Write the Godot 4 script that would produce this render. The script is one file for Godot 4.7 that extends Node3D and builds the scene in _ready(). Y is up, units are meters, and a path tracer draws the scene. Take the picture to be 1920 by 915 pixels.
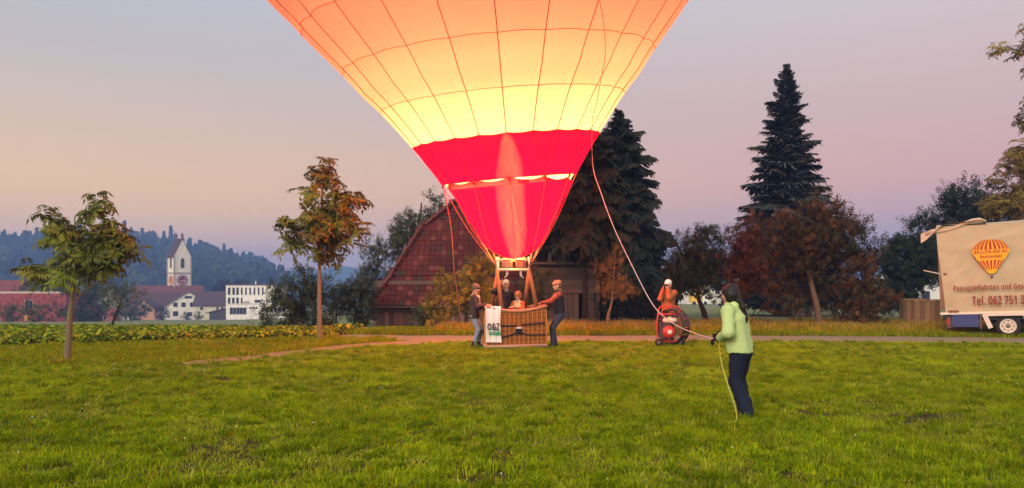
extends Node3D
# A hot air balloon glowing on a meadow at dusk: barn, spruces, village with church, trailer and ground crew.

const EYE := 1.7          # height of the eye over the lawn, metres
const LENS := 1423.0      # focal length and
const LEVEL := 530.0      # height of the horizon, in units of the survey drawing (1920 wide)
var rng := RandomNumberGenerator.new()
var wave := FastNoiseLite.new()
var taken := {}
var tex := {}
var mats := {}


func _ready() -> void:
	rng.seed = 7
	wave.seed = 3
	wave.frequency = 1.0
	camera_and_light()
	ground_and_roads()
	hills_and_forest()
	village()
	barn()
	balloon()
	trees()
	grass_and_crops()
	trailer()
	fan()
	people()
	small_things()


func camera_and_light() -> void:
	var cam := Camera3D.new()
	cam.name = "camera"
	cam.projection = Camera3D.PROJECTION_FRUSTUM
	cam.near = 0.1
	cam.far = 9000.0
	cam.size = 0.1 * 915.0 / LENS
	cam.frustum_offset = Vector2(0, 0.1 * (LEVEL - 457.5) / LENS)
	add_child(cam)
	cam.position = Vector3(0, EYE, 0)
	cam.current = true
	var e := Environment.new()
	e.background_mode = Environment.BG_SKY
	e.sky = Sky.new()
	var pano := PanoramaSkyMaterial.new()
	pano.panorama = sky_picture()
	e.sky.sky_material = pano
	e.tonemap_mode = Environment.TONE_MAPPER_LINEAR
	e.tonemap_exposure = 1.1
	e.fog_enabled = true
	e.fog_density = 0.00092
	e.fog_light_color = Color(0.56, 0.71, 0.98)
	e.sdfgi_enabled = true
	e.ssao_enabled = true
	e.ssil_enabled = true
	var w := WorldEnvironment.new()
	w.name = "world"
	w.environment = e
	add_child(w)
	# the bright part of the twilight sky stands behind the viewer's left shoulder
	var sun := DirectionalLight3D.new()
	sun.name = "sun"
	sun.light_color = Color(1.0, 0.93, 0.84)
	sun.light_energy = 0.75
	sun.light_angular_distance = 24.0
	sun.shadow_enabled = true
	add_child(sun)
	sun.look_at_from_position(Vector3(-5, 5.2, 9), Vector3.ZERO)


func ramp(stops: Array, e: float) -> Color:
	for i in range(1, stops.size()):
		if e <= stops[i][0]:
			var t: float = clampf((e - stops[i - 1][0]) / (stops[i][0] - stops[i - 1][0]), 0, 1)
			return (stops[i - 1][1] as Color).lerp(stops[i][1], t)
	return stops[-1][1]


func c8(r: int, g: int, b: int) -> Color:
	return Color8(r, g, b).srgb_to_linear()


func sky_picture() -> ImageTexture:
	# dusk air: blue-grey overhead, the pink belt low down, the grey-blue shadow of the earth under it; the glow of the low sun is behind
	var right := [[-90.0, c8(140, 140, 150)], [0.0, c8(168, 162, 184)], [3.0, c8(200, 165, 168)], [7.0, c8(225, 172, 162)], [12.0, c8(212, 180, 176)], [17.0, c8(211, 192, 191)], [22.0, c8(207, 200, 205)], [38.0, c8(212, 217, 226)], [90.0, c8(196, 208, 230)]]
	var left := [[-90.0, c8(140, 140, 150)], [0.0, c8(240, 188, 158)], [2.5, c8(254, 202, 152)], [6.0, c8(254, 206, 148)], [11.0, c8(220, 195, 172)], [16.0, c8(194, 188, 190)], [21.0, c8(187, 192, 202)], [38.0, c8(204, 212, 224)], [90.0, c8(196, 208, 230)]]
	var back := [[-90.0, c8(140, 140, 150)], [0.0, c8(255, 226, 196) * 1.7], [12.0, c8(255, 236, 214) * 1.7], [35.0, c8(245, 245, 245) * 1.3], [90.0, c8(196, 208, 230)]]
	var im := Image.create(512, 256, false, Image.FORMAT_RGBF)
	for v in 256:
		var el := 90.0 - (v + 0.5) / 256.0 * 180.0
		var cr := ramp(right, el)
		var cl := ramp(left, el)
		var cb := ramp(back, el)
		for u in 512:
			var az := (u + 0.5) / 512.0 * TAU
			var c := cl.lerp(cr, smoothstep(-0.75, 0.75, sin(az) * 1.15))
			c = c.lerp(cb, smoothstep(0.25, 1.0, 0.5 - 0.5 * cos(az)))
			im.set_pixel(u, v, c)
	return ImageTexture.create_from_image(im)


# ---------------------------------------------------------------- helpers
func at(px: float, py: float, d: float) -> Vector3:      # a surveyed bearing at distance d, in metres
	return Vector3((px - 960.0) / LENS * d, EYE + (LEVEL - py) / LENS * d, -d)


func land(x: float, z: float) -> float:                  # height of the terrain
	var d := -z
	var u := x / maxf(d, 6.0)
	var slope := lerpf(0.047, 0.023, smoothstep(-0.42, 0.15, u))
	var from := lerpf(21.0, 29.0, smoothstep(-0.3, -0.08, u))
	var h := 0.0
	var k := clampf(d, from, 320.0) - from
	h -= slope * k * k / (k + 4.0)
	h -= 0.75 * exp(-(pow((x + 1.5) / 9.0, 2) + pow((d - 38.0) / 6.5, 2)))
	if d < 40.0:
		h += 0.03 * wave.get_noise_2d(x * 0.35, z * 0.35) * smoothstep(40.0, 25.0, d)
	if d > 700.0:
		h += (d - 700.0) * 0.004
	return h


func on_land(px: float, d: float) -> Vector3:
	var x := (px - 960.0) / LENS * d
	return Vector3(x, land(x, -d), -d)


func numbered(called: String, parent: Node) -> String:
	var key := str(parent.get_instance_id()) + called
	var n: int = taken.get(key, 0)
	taken[key] = n + 1
	return called if n == 0 else "%s_%03d" % [called, n]


func hang(o: Node3D, called: String, parent: Node = self) -> Node3D:
	o.name = numbered(called, parent)
	parent.add_child(o, true)
	return o


func tag(o: Node, label: String, category: String, group := "") -> Node:
	o.set_meta("label", label)
	o.set_meta("category", category)
	if group:
		o.set_meta("group", group)
	return o


func thing(called: String, label: String, category: String, where := Vector3.ZERO, turn := 0.0, group := "") -> Node3D:
	var o := Node3D.new()
	hang(o, called)
	o.position = where
	o.rotation.y = turn
	tag(o, label, category, group)
	return o


func put(called: String, shape: Variant, m: Material, parent: Node = self, kind := "") -> MeshInstance3D:
	var o := MeshInstance3D.new()
	if shape is SurfaceTool:
		shape.generate_normals()
		o.mesh = shape.commit()
	else:
		o.mesh = shape
	o.material_override = m
	hang(o, called, parent)
	if kind:
		o.set_meta("kind", kind)
	return o


func many(called: String, mesh: Mesh, m: Material, places: Array, tints: Array, parent: Node = self, kind := "stuff") -> MultiMeshInstance3D:
	var mm := MultiMesh.new()
	mm.transform_format = MultiMesh.TRANSFORM_3D
	mm.use_colors = tints.size() > 0
	mm.mesh = mesh
	mm.instance_count = places.size()
	for i in places.size():
		mm.set_instance_transform(i, places[i])
		if tints.size():
			mm.set_instance_color(i, tints[i])
	var o := MultiMeshInstance3D.new()
	o.multimesh = mm
	o.material_override = m
	hang(o, called, parent)
	if kind:
		o.set_meta("kind", kind)
	return o


func speckle(key: String, freq: float, lo: float, hi: float, octaves := 4, bump := false) -> NoiseTexture2D:
	if not tex.has(key):
		var n := FastNoiseLite.new()
		n.seed = hash(key) % 1000
		n.noise_type = FastNoiseLite.TYPE_SIMPLEX_SMOOTH
		n.frequency = freq
		n.fractal_octaves = octaves
		var t := NoiseTexture2D.new()
		t.width = 512
		t.height = 512
		t.seamless = true
		t.noise = n
		if not bump:
			var g := Gradient.new()
			g.offsets = PackedFloat32Array([0.15, 0.85])
			g.colors = PackedColorArray([Color(lo, lo, lo).linear_to_srgb(), Color(hi, hi, hi).linear_to_srgb()])
			t.color_ramp = g
		tex[key] = t
	return tex[key]


func mat(c: Color, rough := 0.85, grain := "", size := 1.0, relief := 0.0) -> StandardMaterial3D:   # c is the real base colour (linear)
	var key := "%s %s %s %s %s" % [c, rough, grain, size, relief]
	if mats.has(key):
		return mats[key]
	var m := StandardMaterial3D.new()
	m.albedo_color = c.linear_to_srgb()
	m.roughness = rough
	m.metallic_specular = 0.4
	if grain:
		m.uv1_triplanar = true
		m.uv1_scale = Vector3.ONE / size
		if grain == "fine":
			m.albedo_texture = speckle("fine", 0.05, 0.55, 1.3)
		elif grain == "patch":
			m.albedo_texture = speckle("patch", 0.012, 0.5, 1.35, 6)
		elif grain == "soft":
			m.albedo_texture = speckle("soft", 0.01, 0.8, 1.12, 3)
		if relief > 0.0:
			m.heightmap_enabled = true
			m.heightmap_scale = relief
			m.heightmap_texture = speckle("relief", 0.04, 0, 1, 5, true)
	mats[key] = m
	return m


func tinted(rough := 0.8, back := 0.0, gloss := 0.3) -> StandardMaterial3D:      # takes the colour of its vertices or copies
	var key := "tinted %s %s %s" % [rough, back, gloss]
	if not mats.has(key):
		var m := StandardMaterial3D.new()
		m.vertex_color_use_as_albedo = true
		m.roughness = rough
		m.metallic_specular = gloss
		if gloss == 0.0:
			m.specular_mode = BaseMaterial3D.SPECULAR_DISABLED
		if back > 0.0:
			m.backlight_enabled = true
			m.backlight = Color(back, back, back).linear_to_srgb()
		mats[key] = m
	return mats[key]


func pen(flat := true) -> SurfaceTool:
	var st := SurfaceTool.new()
	st.begin(Mesh.PRIMITIVE_TRIANGLES)
	st.set_smooth_group(-1 if flat else 0)
	return st


func tri(st: SurfaceTool, a: Vector3, b: Vector3, c: Vector3) -> void:   # counter-clockwise from outside
	st.add_vertex(a)
	st.add_vertex(c)
	st.add_vertex(b)


func quad(st: SurfaceTool, a: Vector3, b: Vector3, c: Vector3, d: Vector3) -> void:
	tri(st, a, b, c)
	tri(st, a, c, d)


func box(st: SurfaceTool, mid: Vector3, size: Vector3, turn := Basis.IDENTITY) -> void:
	var p := []
	for i in 8:
		p.append(mid + turn * (size * 0.5 * Vector3(1 if i & 1 else -1, 1 if i & 2 else -1, 1 if i & 4 else -1)))
	quad(st, p[4], p[5], p[7], p[6])
	quad(st, p[1], p[0], p[2], p[3])
	quad(st, p[5], p[1], p[3], p[7])
	quad(st, p[0], p[4], p[6], p[2])
	quad(st, p[6], p[7], p[3], p[2])
	quad(st, p[0], p[1], p[5], p[4])


func bar(st: SurfaceTool, a: Vector3, b: Vector3, w: float, t: float, up := Vector3.UP) -> void:   # a beam of w by t
	var f := (b - a).normalized()
	var s := f.cross(up).normalized()
	if s.length() < 0.5:
		s = f.cross(Vector3.RIGHT).normalized()
	var n := s.cross(f)
	box(st, (a + b) * 0.5, Vector3(w, t, a.distance_to(b)), Basis(s, n, -f))


func tube(st: SurfaceTool, path: Array, radii: Array, sides := 6, caps := true) -> void:
	var rings := []
	var side := Vector3.ZERO
	for i in path.size():
		var f: Vector3 = (path[mini(i + 1, path.size() - 1)] - path[maxi(i - 1, 0)]).normalized()
		if side == Vector3.ZERO or absf(f.dot(side)) > 0.98:
			side = f.cross(Vector3.UP if absf(f.y) < 0.9 else Vector3.RIGHT).normalized()
		side = (side - f * side.dot(f)).normalized()
		var up := side.cross(f)
		var r: float = radii[mini(i, radii.size() - 1)]
		var ring := []
		for k in sides:
			var a := TAU * k / sides
			ring.append(path[i] + (side * cos(a) + up * sin(a)) * r)
		rings.append(ring)
	for i in rings.size() - 1:
		for k in sides:
			var n := (k + 1) % sides
			quad(st, rings[i][n], rings[i][k], rings[i + 1][k], rings[i + 1][n])
	if caps:
		for k in range(1, sides - 1):
			tri(st, rings[0][0], rings[0][k], rings[0][k + 1])
			tri(st, rings[-1][0], rings[-1][k + 1], rings[-1][k])


func curve(points: Array, steps := 4) -> Array:      # a smooth path through the points
	var out := []
	for i in points.size() - 1:
		var a: Vector3 = points[maxi(i - 1, 0)]
		var b: Vector3 = points[i]
		var c: Vector3 = points[i + 1]
		var d: Vector3 = points[mini(i + 2, points.size() - 1)]
		for k in steps:
			out.append(b.cubic_interpolate(c, a, d, float(k) / steps))
	out.append(points[-1])
	return out


func lathe(st: SurfaceTool, prof: Array, sides: int, x := Transform3D.IDENTITY) -> void:   # prof: Vector2(radius, height) from the bottom up
	for i in prof.size() - 1:
		for k in sides:
			var a := TAU * k / sides
			var b := TAU * (k + 1) / sides
			var p: Vector2 = prof[i]
			var q: Vector2 = prof[i + 1]
			var p0 := x * Vector3(p.x * sin(a), p.y, p.x * cos(a))
			var p1 := x * Vector3(p.x * sin(b), p.y, p.x * cos(b))
			var q0 := x * Vector3(q.x * sin(a), q.y, q.x * cos(a))
			var q1 := x * Vector3(q.x * sin(b), q.y, q.x * cos(b))
			if p.x > 1e-5:
				tri(st, p0, p1, q1)
			if q.x > 1e-5:
				tri(st, p0, q1, q0)


func prism(st: SurfaceTool, poly: Array, depth: float, x := Transform3D.IDENTITY) -> void:   # outline counter-clockwise in x y, pushed back along -z
	var flat := PackedVector2Array(poly)
	var cut := Geometry2D.triangulate_polygon(flat)
	var back := Vector3(0, 0, -depth)
	for i in range(0, cut.size(), 3):
		var a := Vector3(flat[cut[i]].x, flat[cut[i]].y, 0)
		var b := Vector3(flat[cut[i + 1]].x, flat[cut[i + 1]].y, 0)
		var c := Vector3(flat[cut[i + 2]].x, flat[cut[i + 2]].y, 0)
		if (b - a).cross(c - a).z < 0:
			var s := b
			b = c
			c = s
		tri(st, x * a, x * b, x * c)
		tri(st, x * (a + back), x * (c + back), x * (b + back))
	for i in flat.size():
		var p := Vector3(flat[i].x, flat[i].y, 0)
		var j := (i + 1) % flat.size()
		var q := Vector3(flat[j].x, flat[j].y, 0)
		quad(st, x * (p + back), x * (q + back), x * q, x * p)


func lettering(words: String, height: float, m: Material, parent: Node, where: Vector3, turn := Basis.IDENTITY, bold := true, left := false, squeeze := 1.0) -> MeshInstance3D:
	var t := TextMesh.new()
	var f := SystemFont.new()
	f.font_names = PackedStringArray(["Droid Sans"])
	f.font_weight = 700 if bold else 400
	t.font = f
	t.text = words
	t.font_size = 64
	t.pixel_size = height / 46.0
	t.depth = 0.006
	t.curve_step = 2.0
	t.horizontal_alignment = HORIZONTAL_ALIGNMENT_LEFT if left else HORIZONTAL_ALIGNMENT_CENTER
	var o := put("lettering", t, m, parent)
	o.transform = Transform3D(turn * Basis.from_scale(Vector3(squeeze, 1, 1)), where)
	return o


func gauss() -> Vector3:
	return Vector3(rng.randfn(), rng.randfn(), rng.randfn())


func spin() -> Basis:
	return Basis(Vector3.UP, rng.randf() * TAU)


# ---------------------------------------------------------------- ground, roads, hills
func ground_and_roads() -> void:
	var zs := []
	var d := -20.0
	while d < 1500.0:
		zs.append(d)
		d += 0.8 if d < 48.0 else maxf(0.8, d * 0.05)
	var st := pen(false)
	var us := []
	for i in 101:
		var t := i / 50.0 - 1.0
		us.append(t)
	var grid := []
	for dd: float in zs:
		var row := []
		var half := maxf(60.0, absf(dd) * 1.15 + 30.0)
		for t: float in us:
			var x := half * (0.6 * t + 0.4 * t * t * t)
			row.append(Vector3(x, land(x, -dd), -dd))
		grid.append(row)
	for i in grid.size() - 1:
		for k in us.size() - 1:
			for p: Vector3 in [grid[i][k], grid[i + 1][k + 1], grid[i][k + 1], grid[i][k], grid[i + 1][k], grid[i + 1][k + 1]]:
				var dist := -p.z
				var n := wave.get_noise_2d(p.x * 0.3, p.z * 0.3)
				var c := Color(0.050, 0.042, 0.008)
				if dist > 24.0:
					c = c.lerp(Color(0.19, 0.20, 0.075), smoothstep(30.0, 44.0, dist + n * 4.0))
				if dist > 70.0:
					c = c.lerp(Color(0.20, 0.19, 0.085), clampf(wave.get_noise_2d(p.x * 0.02, p.z * 0.02 + 9.0) * 2.0 + 0.3, 0, 1))
				st.set_color(c * (1.0 + 0.25 * n))
				st.add_vertex(p)
	var m := tinted(0.95).duplicate()
	m.uv1_triplanar = true
	m.uv1_world_triplanar = true
	m.uv1_scale = Vector3.ONE / 3.0
	m.albedo_texture = speckle("patch", 0.012, 0.5, 1.35, 6)
	put("ground", st, m, self, "structure")
	# the lane behind the balloon and the track that leaves it
	var lane := [Vector2(-9.0, -24.9), Vector2(-5.0, -24.1), Vector2(-2.0, -23.4), Vector2(2.0, -23.3), Vector2(8.0, -23.3), Vector2(13.0, -22.6), Vector2(18.0, -21.6), Vector2(26.0, -19.4), Vector2(36.0, -16.0), Vector2(48.0, -11.0)]
	var wide := [0.3, 0.75, 1.35, 1.3, 1.3, 1.32, 1.35, 1.4, 1.45, 1.5]
	ribbon("road", lane, wide, 0.022, mat(Color(0.255, 0.212, 0.118), 0.9, "fine", 0.7, 0.8))
	var track := [Vector2(0.2, -22.45), Vector2(-1.6, -22.3), Vector2(-3.0, -21.5), Vector2(-4.65, -19.6), Vector2(-5.75, -17.6), Vector2(-6.4, -16.3), Vector2(-6.8, -15.6)]
	ribbon("path", track, [0.12, 0.5, 0.60, 0.52, 0.42, 0.30, 0.10], 0.034, mat(Color(0.27, 0.215, 0.085), 0.95, "fine", 0.5, 1.0))


func ribbon(called: String, mid: Array, half: Array, lift: float, m: Material) -> void:
	var pts := []
	for v: Vector2 in mid:
		pts.append(Vector3(v.x, 0, v.y))
	var line := curve(pts, 10)
	var st := pen(false)
	var rows := []
	for i in line.size():
		var f: Vector3 = (line[mini(i + 1, line.size() - 1)] - line[maxi(i - 1, 0)]).normalized()
		var s := Vector3(-f.z, 0, f.x)
		var t := float(i) / 10.0
		var k := mini(int(t), half.size() - 2)
		var w := lerpf(half[k], half[k + 1], t - k)
		var row := []
		for j in 7:
			var q := j / 3.0 - 1.0
			var edge := w * q + (0.09 * wave.get_noise_2d(line[i].x * 2.2 + j * 30.0, line[i].z * 2.2) if absf(q) > 0.9 else 0.0)
			var p: Vector3 = line[i] + s * edge
			p.y = land(p.x, p.z) + lift - (0.03 if absf(q) > 0.9 else 0.0)
			row.append(p)
		rows.append(row)
	for i in rows.size() - 1:
		for j in 6:
			quad(st, rows[i][j], rows[i][j + 1], rows[i + 1][j + 1], rows[i + 1][j])
	put(called, st, m, self, "structure")


func hill_top(x: float, d: float) -> float:       # the wooded hill behind the village
	var base := land(x, -d)
	var side := smoothstep(-175.0, -330.0, x * 600.0 / d)
	var rise := smoothstep(420.0, 640.0, d) * (1.0 - 0.3 * smoothstep(760.0, 1000.0, d))
	return base + rise * (10.0 + 27.0 * side + 5.0 * sin(x * 0.017))


func hills_and_forest() -> void:
	var st := pen(false)
	for i in 24:
		for k in 40:
			var q := []
			for o: Vector2 in [Vector2(0, 0), Vector2(0, 1), Vector2(1, 1), Vector2(1, 0)]:
				var dd := 410.0 + (i + o.x) * 25.0
				var x := -820.0 + (k + o.y) * 18.0
				q.append(Vector3(x, hill_top(x, dd) - 0.5, -dd))
			quad(st, q[0], q[1], q[2], q[3])
	put("wooded_hill", st, mat(Color(0.035, 0.05, 0.02), 0.95), self, "structure")
	# far ridges that fade into the air
	for r in [["far_ridge", 1050.0, 33.0, 0.004, 11.0]]:
		var f := pen(false)
		for k in 80:
			var q := []
			for o in 2:
				var x: float = (k + o - 40) / 40.0 * r[1] * 1.1
				var top: float = r[2] * (0.72 + 0.5 * wave.get_noise_2d(x * r[3], r[4])) + 3.0 * wave.get_noise_2d(x * r[3] * 9.0, r[4])
				q.append([Vector3(x, -12, -r[1]), Vector3(x, top * 0.8, -r[1] - 120.0), Vector3(x, top, -r[1] - 240.0), Vector3(x, -12, -r[1] - 420.0)])
			for j in 3:
				quad(f, q[0][j], q[1][j], q[1][j + 1], q[0][j + 1])
		put(r[0], f, mat(Color(0.05, 0.07, 0.035), 0.95), self, "structure")
	# the wood on the hill reads as one mass
	var spots := [[], [], []]
	var tones := [[], [], []]
	for n in 1500:
		var dd := 425.0 + 330.0 * pow(rng.randf(), 0.8)
		var x := -dd * rng.randf_range(0.325, 0.86)
		if rng.randf() < 0.16:
			dd = rng.randf_range(440, 520)
			x = -dd * rng.randf_range(0.3, 0.6)
		var kind := 2 if rng.randf() < 0.2 else rng.randi() % 2
		var s := rng.randf_range(0.75, 1.25)
		var b := spin() * Basis.from_scale(Vector3(s, s * rng.randf_range(0.85, 1.25), s))
		spots[kind].append(Transform3D(b, Vector3(x, hill_top(x, dd) - 1.0, -dd)))
		var c := Color(0.030, 0.045, 0.018).lerp(Color(0.055, 0.065, 0.022), rng.randf())
		tones[kind].append(c)
	for k in 3:
		many("hillside_wood", far_crown(k), tinted(0.9), spots[k], tones[k])
	# the round trees that stand out at the end of the wood, nearer and darker
	for t in [[452, 430, 13.5, 9.0, "broad round tree on the skyline right of the church tower", Color(0.035, 0.05, 0.02)], [436, 300, 15.0, 11.0, "dark copper beech behind the long brown roof", Color(0.035, 0.016, 0.014)], [505, 560, 13.0, 10.0, "small round tree far off right of the village wood", Color(0.035, 0.05, 0.02)], [24, 560, 21.0, 7.0, "tall pointed tree on the wooded skyline at far left", Color(0.03, 0.045, 0.02)]]:
		var p := on_land(t[0], t[1])
		if t[1] > 420:
			p.y = hill_top(p.x, t[1]) - 1.0
		var o := thing("round_tree", t[4], "tree", p, rng.randf() * 6.0)
		var tr := pen(false)
		tube(tr, [Vector3(0, -2, 0), Vector3(0.2, t[2] * 0.7, 0)], [0.6, 0.3], 6)
		put("trunk", tr, mat(Color(0.06, 0.045, 0.035)), o)
		var leafs := []
		var tint := []
		for i in 9:
			var a := rng.randf() * TAU
			var r: float = t[3] * 0.42 * sqrt(rng.randf())
			var hh: float = t[2] * rng.randf_range(0.02, 0.42)
			var s: float = t[2] / 26.0
			leafs.append(Transform3D(spin() * Basis.from_scale(Vector3(s * t[3] / 9.0, s, s * t[3] / 9.0)), Vector3(cos(a) * r, hh, sin(a) * r)))
			tint.append(t[5] * rng.randf_range(0.8, 1.2))
		many("crown", far_crown(1), tinted(0.9), leafs, tint, o)


func far_crown(kind: int) -> Mesh:          # a crown of leaf clumps, about 17 m tall
	if tex.has("far%d" % kind):
		return tex["far%d" % kind]
	var st := pen()
	for i in 260:
		var v := gauss().normalized()
		var p: Vector3
		var s := rng.randf_range(0.9, 1.9)
		if kind == 2:
			var t := pow(rng.randf(), 1.3)
			var a := rng.randf() * TAU
			p = Vector3(cos(a), 0, sin(a)) * (1.0 - t) * 3.6 * rng.randf_range(0.5, 1.0) + Vector3(0, 1.5 + t * 19.0, 0)
			s *= 0.75
		else:
			var lump := 1.0 + 0.28 * wave.get_noise_3d(v.x * 2.2 + kind * 9.0, v.y * 2.2, v.z * 2.2) * 2.0
			p = v * Vector3(5.2, 6.6, 5.2) * lump * rng.randf_range(0.75, 1.0) + Vector3(0, 10.0, 0)
			if p.y < 3.0:
				p.y = rng.randf_range(2.0, 6.0)
		var b := Basis(gauss().normalized(), rng.randf() * TAU)
		quad(st, p + b * Vector3(-s, -s * 0.6, 0), p + b * Vector3(s * 0.5, -s, 0.2), p + b * Vector3(s, s * 0.7, 0), p + b * Vector3(-s * 0.4, s, 0.3))
	st.generate_normals()
	tex["far%d" % kind] = st.commit()
	return tex["far%d" % kind]


# ---------------------------------------------------------------- the village
func window(parent: Node, face: Transform3D, u: float, v: float, w: float, h: float, rim: Material, glass: Material, called := "window") -> void:
	var f := pen()
	var t := 0.09
	for s in [-1, 1]:
		box(f, face * Vector3(u + s * (w * 0.5 + t * 0.5), v, 0.03), Vector3(t, h + 2 * t, 0.1), face.basis)
		box(f, face * Vector3(u, v + s * (h * 0.5 + t * 0.5), 0.031), Vector3(w, t, 0.1), face.basis)
	var o := put(called, f, rim, parent)
	var p := pen()
	box(p, face * Vector3(u, v, 0.0), Vector3(w, h, 0.05), face.basis)
	put("pane", p, glass, o)


func house(called: String, label: String, where: Vector3, turn: float, size: Vector3, roof: float, along_x: bool, over: float, wall: Material, cover: Material, openings: Array, rim: Material, glass: Material) -> Node3D:
	# openings: [face, u, v, w, h] with face f(ront) b l r, u across from the middle, v up from the ground
	var o := thing(called, label, "house" if called != "church" else "church", where, turn, "")
	var w := pen()
	var hx := size.x * 0.5
	var hz := size.z * 0.5
	var h := size.y
	if roof <= 0.01:
		box(w, Vector3(0, h * 0.5 - 1.5, 0), Vector3(size.x, h + 3.0, size.z))
	elif along_x:
		prism(w, [Vector2(-hz, -3), Vector2(hz, -3), Vector2(hz, h), Vector2(0, h + roof), Vector2(-hz, h)], size.x, Transform3D(Basis(Vector3.UP, PI / 2), Vector3(hx, 0, 0)))
	else:
		prism(w, [Vector2(-hx, -3), Vector2(hx, -3), Vector2(hx, h), Vector2(0, h + roof), Vector2(-hx, h)], size.z, Transform3D(Basis.IDENTITY, Vector3(0, 0, hz)))
	put("wall", w, wall, o)
	var r := pen()
	if roof <= 0.01:
		box(r, Vector3(0, h + 0.12, 0), Vector3(size.x + over, 0.25, size.z + over))
	else:
		var half := hz if along_x else hx
		var long := (size.x if along_x else size.z) + 2 * over
		var k := (half + over) / half
		var poly := [Vector2(half * k, h - roof * (k - 1.0) + 0.04), Vector2(half * k, h - roof * (k - 1.0) + 0.32), Vector2(0, h + roof + 0.34), Vector2(-half * k, h - roof * (k - 1.0) + 0.32), Vector2(-half * k, h - roof * (k - 1.0) + 0.04), Vector2(0, h + roof + 0.03)]
		if along_x:
			prism(r, poly, long, Transform3D(Basis(Vector3.UP, PI / 2), Vector3(-long * 0.5 + long, 0, 0)))
		else:
			prism(r, poly, long, Transform3D(Basis.IDENTITY, Vector3(0, 0, long * 0.5)))
	put("roof", r, cover, o)
	var faces := {"f": Transform3D(Basis.IDENTITY, Vector3(0, 0, hz)), "l": Transform3D(Basis(Vector3.UP, -PI / 2), Vector3(-hx, 0, 0)), "r": Transform3D(Basis(Vector3.UP, PI / 2), Vector3(hx, 0, 0))}
	for q: Array in openings:
		window(o, faces[q[0]], q[1], q[2], q[3], q[4], rim, glass)
	return o


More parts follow.
